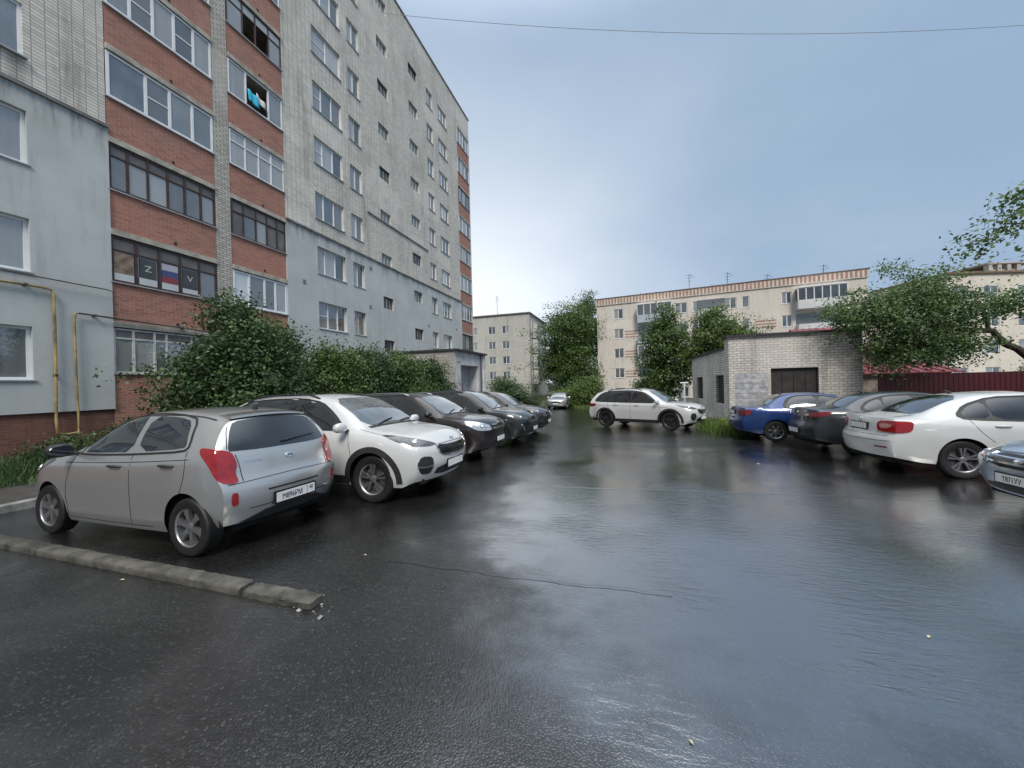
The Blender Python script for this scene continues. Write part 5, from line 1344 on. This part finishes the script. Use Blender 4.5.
M_RROOF = plain('red_metal_roof', (0.16, 0.026, 0.032), 0.5, 0.25, 1.0); M_BROOF = plain('rusty_brown_metal_roof', (0.19, 0.125, 0.105), 0.5, 0.45, 1.5)
M_SHED = plain('plank_shed_wall', (0.17, 0.14, 0.11), 0.8, 0.4, 3.0)
gable('shed', (12.6, 27.5, 0), R(2), 5.2, 4.0, 1.75, 0.5, M_SHED, M_RROOF, 'low shed with a bright red roof just above the dark red fence')
gable('house', (16.4, 42.5, 0), R(-4), 4.0, 5.0, 4.9, 1.5, M_SHED, M_RROOF, 'house whose red roof tip shows over the garage roof')
gable('house', (19.5, 28.3, 0), R(62), 9.5, 9.5, 0.75, 2.8, M_SHED, M_BROOF, 'small house with a rusty brown ribbed roof at the right behind the fence')
m = MB(); m.tube([(0, 0, 0), (0, 0, 2.0)], .045, 10); m.tube([(-.22, 0, 1.98), (.22, 0, 1.98)], .035, 8); o = m.build('metal_post', M_PVC, None); o.location = (3.25, 23.8, -0.55); tag(o, 'thin white metal post with a short crossbar beside the garage', 'post')
m = MB(); a, b = Vector((-14.5, 20.7, 25.9)), Vector((27.0, 33.6, 24.2)); 
m.tube([a.lerp(b, k / 24) - Vector((0, 0, 1.8 * (1 - (2 * k / 24 - 1) ** 2) * .55)) for k in range(25)], .015, 6); tag(m.build('overhead_wire', plain('grey_cable', (0.30, 0.32, 0.34), 0.6, 0.1, 1.0), None), 'single thin grey wire slung across the sky from the tall block', 'wire')
# ---------------------------------------------------------------- trees, bushes, grass
def leaf_mat(name, dark, mid, light):
    m = Mat(name, rough=0.45, spec=0.5)
    a = m.n('ShaderNodeAttribute'); a.attribute_name = 'tint'
    c1 = m.mix(m.ramp(a.outputs['Fac'], 0.0, 0.55), dark, mid); c2 = m.mix(m.ramp(a.outputs['Fac'], 0.5, 1.0), c1, light)
    m.base(c2)
    tr = m.n('ShaderNodeBsdfTranslucent'); m.l(c2, tr.inputs[0]); mx = m.n('ShaderNodeMixShader'); mx.inputs[0].default_value = 0.28
    o = m.t.nodes['Material Output']; m.l(m.b.outputs[0], mx.inputs[1]); m.l(tr.outputs[0], mx.inputs[2]); m.l(mx.outputs[0], o.inputs[0])
    return m.m
M_LILAC = leaf_mat('dark_lilac_leaf', (0.022, 0.050, 0.016), (0.046, 0.092, 0.028), (0.095, 0.155, 0.045))
M_FRESH = leaf_mat('fresh_green_leaf', (0.055, 0.105, 0.022), (0.10, 0.165, 0.035), (0.17, 0.22, 0.05))
M_MAPLE = leaf_mat('mid_green_leaf', (0.045, 0.085, 0.024), (0.085, 0.145, 0.036), (0.14, 0.20, 0.055))
M_APPLE = leaf_mat('apple_leaf', (0.046, 0.095, 0.030), (0.092, 0.160, 0.048), (0.17, 0.24, 0.08))
M_YEL = leaf_mat('yellow_green_leaf', (0.10, 0.14, 0.025), (0.17, 0.21, 0.035), (0.26, 0.28, 0.06))
M_BARK = plain('dark_bark', (0.045, 0.037, 0.030), 0.9, 0.4, 8.0, 0.01)

def foliage(name, blobs, n, size, mat, parent=None, clump=0.32, per=42, shell=0.55, droop=0.0, seed=0, flat=0.45):
    """leaf-sized faces gathered in clumps through the crown; blobs = (x,y,z,rx,ry,rz)"""
    g = np.random.default_rng(seed); B = np.array([b[:6] for b in blobs], float)
    vol = B[:, 3] * B[:, 4] * B[:, 5]; pr = vol ** 0.75; pr /= pr.sum()
    nc = max(6, n // per); bi = g.choice(len(B), nc, p=pr)
    d = g.normal(size=(nc, 3)); d /= np.linalg.norm(d, axis=1)[:, None]
    rad = g.random(nc) ** (1 / (1.0 + 3.2 * shell)); rad *= 1 + 0.22 * g.normal(size=nc) * (rad > .8)
    C = B[bi, :3] + d * B[bi, 3:6] * rad[:, None]
    ct = np.clip(0.45 + 0.26 * g.normal(size=nc) + 0.12 * d[:, 2], 0, 1)  # top light put into the tint: upward clumps coloured lighter
    cs = clump * (0.6 + 0.8 * g.random(nc))
    k = g.integers(0, nc, n)
    P = C[k] + np.clip(g.normal(size=(n, 3)), -1.7, 1.7) * cs[k][:, None] * np.array([1, 1, flat])
    nrm_ = d[k] * 0.55 + g.normal(size=(n, 3)) * 0.75 + np.array([0, 0, 0.65]); nrm_ /= np.linalg.norm(nrm_, axis=1)[:, None]
    a = g.normal(size=(n, 3)) - np.array([0, 0, droop]); a -= nrm_ * (a * nrm_).sum(1)[:, None]; a /= np.linalg.norm(a, axis=1)[:, None]
    b = np.cross(nrm_, a); L_ = (size * (0.6 + 0.8 * g.random(n)))[:, None]; W_ = L_ * 0.62
    V = np.empty((n, 4, 3)); V[:, 0] = P - a * L_ * .5; V[:, 1] = P + b * W_ * .5 + nrm_ * L_ * .10; V[:, 2] = P + a * L_ * .5; V[:, 3] = P - b * W_ * .5 + nrm_ * L_ * .10
    me = bpy.data.meshes.new(name)
    me.vertices.add(n * 4); me.vertices.foreach_set('co', V.ravel()); me.loops.add(n * 4); me.loops.foreach_set('vertex_index', np.arange(n * 4, dtype=np.int32))
    me.polygons.add(n); me.polygons.foreach_set('loop_start', np.arange(0, n * 4, 4, dtype=np.int32)); me.polygons.foreach_set('loop_total', np.full(n, 4, dtype=np.int32))
    me.update(calc_edges=True)
    at = me.attributes.new('tint', 'FLOAT', 'FACE'); at.data.foreach_set('value', np.clip(ct[k] + 0.14 * g.normal(size=n), 0, 1).astype(np.float32))
    return link(name, me, mat, parent, None, None, False), C

def limbs(parent, paths, targets, seed, r0=0.03, mat=None, name='trunk', root=(0, 0, 0)):
    """trunk and main limbs as tapering tubes, twigs out to some of the leaf clumps"""
    rd = random.Random(seed); m = MB()
    pts = []
    for path, ra, rb_ in paths:
        P = [Vector(p) for p in path]; Q = []
        for i in range(len(P) - 1):
            for k in range(4): Q.append(P[i].lerp(P[i + 1], k / 4) + Vector((rd.gauss(0, 1), rd.gauss(0, 1), rd.gauss(0, .5))) * (ra * .22 if (i or k) else 0))
        Q.append(P[-1]); n = len(Q); m.tube(Q, [ra + (rb_ - ra) * i / (n - 1) for i in range(n)], 9); pts += Q[max(1, n // 4):]
    for t in targets:
        t = Vector(t); q = min(pts, key=lambda p: (p - t).length)
        if (q - t).length > 0.15:
            mid = q.lerp(t, .5) + Vector((rd.gauss(0, .08), rd.gauss(0, .08), .10)); m.tube([q, q.lerp(mid, .6), mid, t], [r0, r0 * .8, r0 * .6, r0 * .25], 5)
    return m.build(name, mat or M_BARK, parent, 60)

def plant(name, loc, label, cat, blobs, n, size, mat, paths, seed, group=None, clump=.32, per=42, shell=.55, twigs=40, flat=.45, r0=.02, part='crown'):
    t = thing(name, loc, label, cat, 0, group)
    o, C = foliage(part, blobs, n, size, mat, t, clump, per, shell, seed=seed, flat=flat)
    st = max(1, len(C) // max(1, twigs)); limbs(t, paths, [tuple(c) for c in C[::st]], seed, r0, name='trunk')
    return t
def stems(rd, n, h, spread, r=.025):
    return [([(rd.uniform(-.25, .25), rd.uniform(-.25, .25), -.1), (rd.uniform(-.5, .5) * spread * .6, rd.uniform(-.5, .5) * spread * .6, h * .45), (rd.uniform(-.9, .9) * spread, rd.uniform(-.9, .9) * spread, h * .85)], r, r * .35) for _ in range(n)]
rd = random.Random(21)
def bush(x, y, blobs, n, size, mat, label, seed, h, spread, name='bush', group=None, clump=.22, per=36, shell=.5, base=None):
    return plant(name, (x, y, (gz(y) if base is None else base)), label, 'bush', blobs, n, size, mat, stems(rd, 6, h, spread), seed, group, clump, per, shell, 36, .6, .012, part='foliage')
HG = 'bushes between the tall block and the parked cars'
bush(-10.6, 7.35, [(0, .1, 1.7, 1.5, 1.5, 1.5), (.3, .3, 2.9, .95, .9, 1.0), (.1, .2, 3.9, .5, .5, .5), (.5, .6, 2.0, 1.1, 1.0, 1.0), (.7, -.3, 1.0, 1.0, 1.0, .9)], 44000, .095, M_LILAC, 'tallest dark leafy bush, in front of the lowest red balcony', 1, 3.8, .9, 'lilac_bush', HG)
bush(-10.9, 9.0, [(0, 0, 1.6, 1.3, 1.4, 1.5), (0, .1, 2.9, .8, .8, .9), (.6, -.8, 1.2, 1.0, 1.0, 1.1)], 30000, .095, M_LILAC, 'dark leafy bush below the white glazed balcony, next to the tallest one', 2, 3.0, .8, 'lilac_bush', HG)
bush(-11.6, 9.3, [(0, 0, 3.3, .75, .65, .75), (0, 0, 2.3, .7, .8, .7)], 8000, .085, M_FRESH, 'brighter green bush tip standing under the corner of the red balconies', 3, 3.2, .6, 'lilac_bush', HG)
bush(-10.7, 11.1, [(0, 0, 1.4, 1.3, 1.3, 1.4), (.1, .3, 2.75, .9, 1.0, .8), (.6, -.6, 1.0, 1.0, 1.0, 1.0)], 28000, .10, M_MAPLE, 'mid green bush in the row, under the first plaster wall windows', 4, 2.8, .9, 'hedge_bush', HG)
bush(-10.7, 13.4, [(0, 0, 1.4, 1.3, 1.5, 1.4), (-.2, .2, 2.75, .95, 1.1, .8)], 26000, .105, M_LILAC, 'rounded dark bush behind the white crossover car', 5, 2.6, .9, 'hedge_bush', HG)
bush(-10.7, 15.9, [(0, 0, 1.35, 1.3, 1.5, 1.4), (.1, -.2, 2.75, 1.0, 1.2, .85)], 25000, .105, M_MAPLE, 'dark green bush behind the brown-black car with the chrome rail', 6, 2.6, .9, 'hedge_bush', HG)
bush(-10.8, 18.6, [(0, 0, 1.3, 1.3, 1.6, 1.4), (0, .2, 2.7, 1.0, 1.2, .85)], 24000, .11, M_LILAC, 'last dark bush of the row, touching the white porch', 7, 2.5, .9, 'hedge_bush', HG)
bush(-10.6, 34, [(0, 0, 1.1, 2.2, 2, 1.5), (-.7, 0, 2.2, 1.3, 1.3, .9), (1.6, .5, .6, 1.5, 1.3, .9)], 18000, .13, M_LILAC, 'dark bush at the end of the car row beside the grey panel block', 8, 2.6, 1.3, 'roadside_bush', None, .3, base=-.8)
bush(-3.9, 36, [(0, 0, 1.2, 1.7, 1.5, 1.5), (.8, 0, 2.0, 1.0, 1.0, .9), (-1.3, -.3, .8, 1.1, 1.0, .9)], 18000, .13, M_FRESH, 'bright green bush left of the white crossing car, under the tall trees', 9, 2.6, 1.2, 'roadside_bush', None, .3, base=-.8)
bush(-6.3, 37.5, [(0, 0, .7, 1.0, 1.0, .9)], 6000, .12, M_YEL, 'small pale bush between the far silver car and the bright green bush', 10, 1.3, .7, 'roadside_bush', None, .25, base=-.8)
# trees
TG = 'tall trees between the two far blocks'
plant('deciduous_tree', (-8.6, 57, -1.2), 'broad dense green tree between the grey block and the pale block', 'tree', [(-.6, -2.5, 10.5, 2.6, 1.5, 2.4), (0, 0, 9.5, 4.4, 4, 4.6), (-1.2, 0, 5.5, 4.2, 4, 3.4), (1.0, 0, 12.0, 3.4, 3.0, 3.0), (1.8, 0, 4.0, 4.0, 3.6, 3.2)], 42000, .26, M_MAPLE, [([(0, 0, 0), (.2, 0, 5), (0, 0, 12)], .35, .1), ([(.1, 0, 4), (-2, .3, 9)], .18, .06), ([(.1, 0, 5), (2, -.3, 10)], .18, .06)], 31, TG, .75, 60)
plant('poplar_tree', (-7.2, 68, -1.4), 'taller feathery tree top rising behind the dense tree near the striped cornice', 'tree', [(0, 0, 12, 2.6, 2.6, 6), (.6, 0, 16.6, 1.7, 1.7, 3), (2.2, 0, 11, 2, 2, 4)], 20000, .26, M_MAPLE, [([(0, 0, 0), (0, 0, 10), (.5, 0, 18)], .3, .05)], 32, TG, .65, 55)
plant('deciduous_tree', (-11.5, 72, -1.4), 'dark tree wedged behind the corner of the grey panel block', 'tree', [(0, 0, 7, 3.4, 3, 5.5)], 14000, .26, M_LILAC, [([(0, 0, 0), (0, 0, 9)], .3, .08)], 33, TG, .7, 55)
plant('deciduous_tree', (3.0, 33.5, -.85), 'dark conical tree in front of the pale block, left of the garage', 'tree', [(0, 0, 3.2, 1.9, 1.8, 2.6), (.2, 0, 5.8, 1.75, 1.5, 2.0), (.15, 0, 7.8, .85, .85, 1.2), (-1.2, 0, 1.9, 1.1, 1, 1.0)], 26000, .17, M_MAPLE, [([(0, 0, 0), (0, 0, 4), (.1, 0, 8.4)], .18, .03)], 34, None, .42, 50)
plant('deciduous_tree', (6.6, 32.0, -.85), 'bright yellowish green tree behind the garage roof', 'tree', [(0, 0, 5.2, 1.8, 1.6, 2.2), (-.2, 0, 6.9, 1.0, .9, 1.0), (-1.5, 0, 4.0, 1.1, 1.0, 1.6)], 17000, .16, M_FRESH, [([(0, 0, 0), (0, 0, 4), (0, 0, 7)], .15, .03)], 35, None, .4, 46)
plant('deciduous_tree', (8.7, 33.5, -.85), 'mid green rounded tree right of the yellowish one behind the garage', 'tree', [(0, 0, 4.8, 1.9, 1.7, 2.0), (-.9, .3, 5.4, 1.2, 1.2, 1.3)], 15000, .16, M_MAPLE, [([(0, 0, 0), (0, 0, 4), (0, 0, 6)], .15, .03)], 36, None, .4, 46)
for i, (x, y, h, r) in enumerate(((3.6, 74, 18.0, 1.9), (10.5, 76, 18.8, 1.3), (15.8, 76, 19.4, 2.2))):
    plant('deciduous_tree', (x, y, -1.4), ('tree top poking over the striped cornice above the dark conical tree', 'small tree top over the middle of the striped cornice', 'wide sparse tree top over the cornice near the tallest aerial')[i], 'tree', [(0, 0, h - 2, r, r, 2.2), (0, 0, h - 6, r * 1.3, r, 4)], 6000, .28, M_MAPLE, [([(0, 0, 0), (0, 0, h)], .25, .04)], 40 + i, None, .6, 40)
o, C = foliage('far_woods', [(x, 96 + (x % 7), 2.2, 5, 3, 4.5 + (x * 7 % 3)) for x in range(-40, 60, 6)], 30000, .5, M_LILAC, None, 1.1, 60, .5, seed=77); tag(o, None, None, None, 'stuff')
# apple tree leaning in from the right, behind the fence
AP = thing('apple_tree', (15.2, 18.6, -.4), 'leaning apple tree with a wide crown over the red fence, right of the garage', 'tree')
ab = [(-5.2, -.5, 4.2, 1.75, 1.5, 1.35), (-4.2, -.4, 5.0, 1.3, 1.3, 1.1), (-6.6, -.6, 4.5, 1.1, 1.2, .95), (-5.1, -.9, 3.0, 1.2, 1.1, .9), (-4.0, -.6, 3.1, 1.2, 1.1, .8), (-5.0, -.2, 6.2, .38, .4, .55), (-3.2, -.4, 4.3, 1.1, 1.0, .75), (-2.0, -.3, 4.6, .9, .9, .55), (-.9, -.5, 4.5, .9, .8, .5), (-5.75, -1.0, 2.8, .5, .7, .95), (-3.1, -.5, 3.1, .8, .8, .35)]
o, C = foliage('crown', ab, 30000, .10, M_APPLE, AP, .24, 34, .4, seed=51, flat=.6)
limbs(AP, [([(0, 0, 0), (-.35, -.1, 1.3), (-1.3, -.3, 2.6), (-2.4, -.4, 3.55), (-3.9, -.5, 3.75), (-5.4, -.5, 4.1)], .17, .05), ([(-2.4, -.4, 3.55), (-2.6, -.4, 4.3), (-3.9, -.3, 5.2)], .07, .025), ([(-3.9, -.5, 3.75), (-5.2, -.7, 3.2), (-6.6, -.9, 3.0)], .06, .02), ([(-1.3, -.3, 2.6), (-.9, -.5, 3.7), (-.6, -.5, 4.5)], .07, .02)], [tuple(c) for c in C[::9]], 51, .016)
BR = thing('roadside_tree', (11.6, 12.3, -.24), 'tree at the right edge whose leafy branches hang into the sky', 'tree')
o, C = foliage('crown', [(-2.6, -.2, 5.6, .55, .6, .35), (-3.1, 0, 5.1, .5, .5, .22), (-2.0, 0, 6.2, .7, .7, .35), (-1.2, -.1, 5.5, .9, .9, .8), (-.2, 0, 6.4, 1.4, 1.3, 1.2), (-1.6, 0, 4.7, .6, .6, .35), (.8, 0, 5.2, 1.4, 1.2, 1.4)], 9500, .10, M_APPLE, BR, .2, 26, .4, seed=52, flat=.6)
limbs(BR, [([(0, 0, 0), (.1, 0, 2.5), (-.1, 0, 4.6), (-.4, 0, 6.2)], .16, .05), ([(-.1, 0, 4.4), (-1.2, -.1, 5.2), (-2.6, -.1, 5.5)], .06, .012), ([(0, 0, 5), (-1.0, 0, 5.9), (-2.0, 0, 6.2)], .05, .012)], [tuple(c) for c in C[::7]], 52, .010)
bush(18.9, 24.5, [(0, 0, 1.5, .95, .9, 1.0), (.5, 0, 2.2, .6, .6, .6)], 5000, .11, M_YEL, 'yellow green bush in front of the rusty brown roof', 53, 2.2, .7, 'garden_bush', None, .25, base=-.5)
bush(13.4, 16.3, [(0, 0, 1.0, .7, .5, .55), (.9, 0, .95, .6, .5, .45)], 4500, .08, M_APPLE, 'low grey green shrub in front of the red fence by the frame edge', 54, 1.2, .6, 'garden_bush', None, .18)
# grass and weeds
def grass(name, pts, h, mat, label=None, seed=0, wd=.012):
    g = np.random.default_rng(seed); P = np.array(pts); n = len(P)
    hh = h * (.4 + .9 * g.random(n)); an = g.random(n) * 6.283; ln = g.normal(size=(n, 2)) * .35 * hh[:, None]
    sd_ = np.stack([np.cos(an), np.sin(an), 0 * an], 1) * wd
    V = np.empty((n, 4, 3)); V[:, 0] = P - sd_; V[:, 1] = P + sd_; top = P + np.stack([ln[:, 0], ln[:, 1], hh], 1); V[:, 2] = top + sd_ * .25; V[:, 3] = top - sd_ * .25
    me = bpy.data.meshes.new(name); me.vertices.add(n * 4); me.vertices.foreach_set('co', V.ravel()); me.loops.add(n * 4); me.loops.foreach_set('vertex_index', np.arange(n * 4, dtype=np.int32))
    me.polygons.add(n); me.polygons.foreach_set('loop_start', np.arange(0, n * 4, 4, dtype=np.int32)); me.polygons.foreach_set('loop_total', np.full(n, 4, dtype=np.int32)); me.update(calc_edges=True)
    at = me.attributes.new('tint', 'FLOAT', 'FACE'); at.data.foreach_set('value', g.random(n).astype(np.float32))
    return tag(link(name, me, mat, None, None, None, False), label, None, None, 'stuff')
g = np.random.default_rng(5)
def scatter(n, x0, x1, y0, y1, clump=None):
    x = g.uniform(x0, x1, n); y = g.uniform(y0, y1, n); return [(a, b, gz(b) - .05) for a, b in zip(x, y)]
grass('grass', scatter(26000, -14.9, -10.7, 3.0, 20), .18, M_LILAC, seed=1)
grass('grass', scatter(4000, -14.9, -12.2, 4.2, 7.5), .30, M_LILAC, seed=2)
pts = []
for k in range(60):
    cx_, cy_ = g.uniform(2.9, 4.2), g.uniform(13.9, 18.2)
    pts += [(cx_ + g.normal() * .14, cy_ + g.normal() * .2, gz(cy_) - .02) for _ in range(60)]
grass('weeds', pts, .30, M_FRESH, seed=3)
pts = scatter(4000, -13, -9.1, 27.5, 36) + scatter(7000, -4.4, 2.0, 32.5, 36.5); grass('verge_grass', pts, .28, M_FRESH, seed=4, wd=.02)
bush(3.75, 15.2, [(0, 0, .3, .35, .6, .3)], 1600, .07, M_YEL, 'yellowing weeds at the foot of the garage beside the blue car', 55, .5, .4, 'weed_clump', None, .12)
bush(-12.6, 5.2, [(0, 0, .35, .9, .7, .4), (.9, .3, .25, .6, .5, .3)], 5000, .06, M_LILAC, 'low dark weeds growing against the red plinth under the gas pipes', 56, .6, .6, 'weed_clump', None, .14)
bush(-12.9, 6.6, [(0, 0, .5, .7, .6, .5)], 3500, .07, M_LILAC, 'taller weeds at the corner of the lowest red balcony beside the plinth', 57, .8, .5, 'weed_clump', None, .14)
# fallen leaves on the asphalt
def fallen(x, y, s, a, mat, label):
    m = MB(); m.add([(-s, 0, .002), (-s * .2, s * .55, .008), (s, 0, .003), (-s * .2, -s * .55, .007)], [(0, 1, 2), (0, 2, 3)]); o = m.build('fallen_leaf', mat, None); o.location = (x, y, gz(y) + .006); o.rotation_euler = (0, 0, a)
    tag(o, label, 'leaf', 'fallen leaves')
M_FALL = plain('pale_fallen_leaf', (0.46, 0.42, 0.26), .5, .2, 20.0)
for x, y, s, a, lb in ((-4.29, 2.08, .022, .4, 'pale leaf lying by the kerb below the rear door of the silver car'), (.24, 1.82, .015, 2.2, 'yellowed leaf alone on the wet asphalt at the bottom middle'), (1.79, 3.0, .018, .9, 'yellow leaf on the bright wet asphalt at the right'), (-2.52, 3.06, .018, .2, 'pale leaf on the dark asphalt beyond the broken kerb'), (2.6, 8.9, .04, .5, 'white scrap of leaf in front of the white liftback')): fallen(x, y, s, a, M_FALL, lb)
# ---------------------------------------------------------------- parked cars (mid-wheelbase point, height of the ground there, heading)
def park(name, S, x, y, rz, label, **kw):
    t, sk = make_car(name, S, (x, y, gz(y) + .005), rz, label, **kw)
    # pitch and roll with the slope of the car park
    n = Vector((0, 0.02424, 1)).normalized(); q = Vector((0, 0, 1)).rotation_difference(n)
    t.rotation_mode = 'QUATERNION'; t.rotation_quaternion = q @ Matrix.Rotation(rz, 3, 'Z').to_quaternion()
    return t, sk
PI = math.pi
t, sk = park('parked_car', HATCH, -5.43, 3.335, PI, 'small silver hatchback with red tail lamps parked beside the kerb')
# writing on its tailgate
q, n = sk.hit((-2, 0, .915), (1, 0, 0)); m = MB(); m.lathe([(0.001, .007), (.9, .007), (1, .003), (1.02, -.008)], 24, 'z'); m.v = [(v[0] * .062, v[1] * .032, v[2]) for v in m.v]
bd = m.build('badge', CM['chrome'], t, 40); bd.matrix_local = face_matrix(q + n * .001, n); text_mesh('KIA', .042, CM['ink'], bd, 'badge_text', Matrix.Translation((0, 0, .008)), .0008)
q, n = sk.hit((-2, .42, .915), (1, 0, 0)); text_mesh('PICANTO', .042, CM['chrome'], t, 'model_lettering', face_matrix(q + n * .002, n), .001)
q, n = sk.hit((-2, .05, 1.075), (1, 0, 0)); q2, n2 = sk.hit((-2, -.42, 1.11), (1, 0, 0)); m = MB(); m.tube([q + n * .02, q.lerp(q2, .5) + n * .022, q2 + n2 * .016], [.014, .011, .006], 8); m.build('rear_wiper', CM['plastic'], t, 60)
park('parked_car', SPORT, -4.94, 5.46, 0, 'white crossover with chrome trimmed dark grille, nose out next to the silver hatchback')
park('parked_car', OLDBLACK, -5.20, 8.45, 0, 'dark brown black crossover with clear headlights, second behind the white crossover'.replace('second behind', 'right after'))
park('parked_car', CROSS, -4.95, 11.0, 0, 'dark grey green crossover with big dark grille between two other black cars')
park('parked_car', FAR_SUV, -5.05, 13.7, 0, 'last black crossover of the row, farthest from the silver hatchback')
park('parked_car', KODIAQ, .74, 16.75, R(-27.4), 'white estate-like crossover with black wheels standing across the car park')
park('parked_car', BLUESEDAN, 5.42, 13.36, 0, 'bright blue saloon parked tail out in front of the brick garage')
park('parked_car', GREYSEDAN, 6.42, 11.3, 0, 'dark grey saloon squeezed between the blue and the white cars')
OC, sk = park('parked_car', OCTAVIA, 6.66, 9.0, 0, 'white liftback with red tail lamps and bright alloy wheels')
park('parked_car', CORNER, 6.54, 5.83, PI, 'steel blue car with chrome barred grille cut by the right edge')
park('parked_car', SMALLFAR, -5.97, 34.2, -PI / 2, 'tiny silver car far off under the trees at the end of the car park')
park('parked_car', DARKHATCH, 1.75, 26.2, PI / 2, 'black car with a red tail lamp half hidden behind the white crossing car')
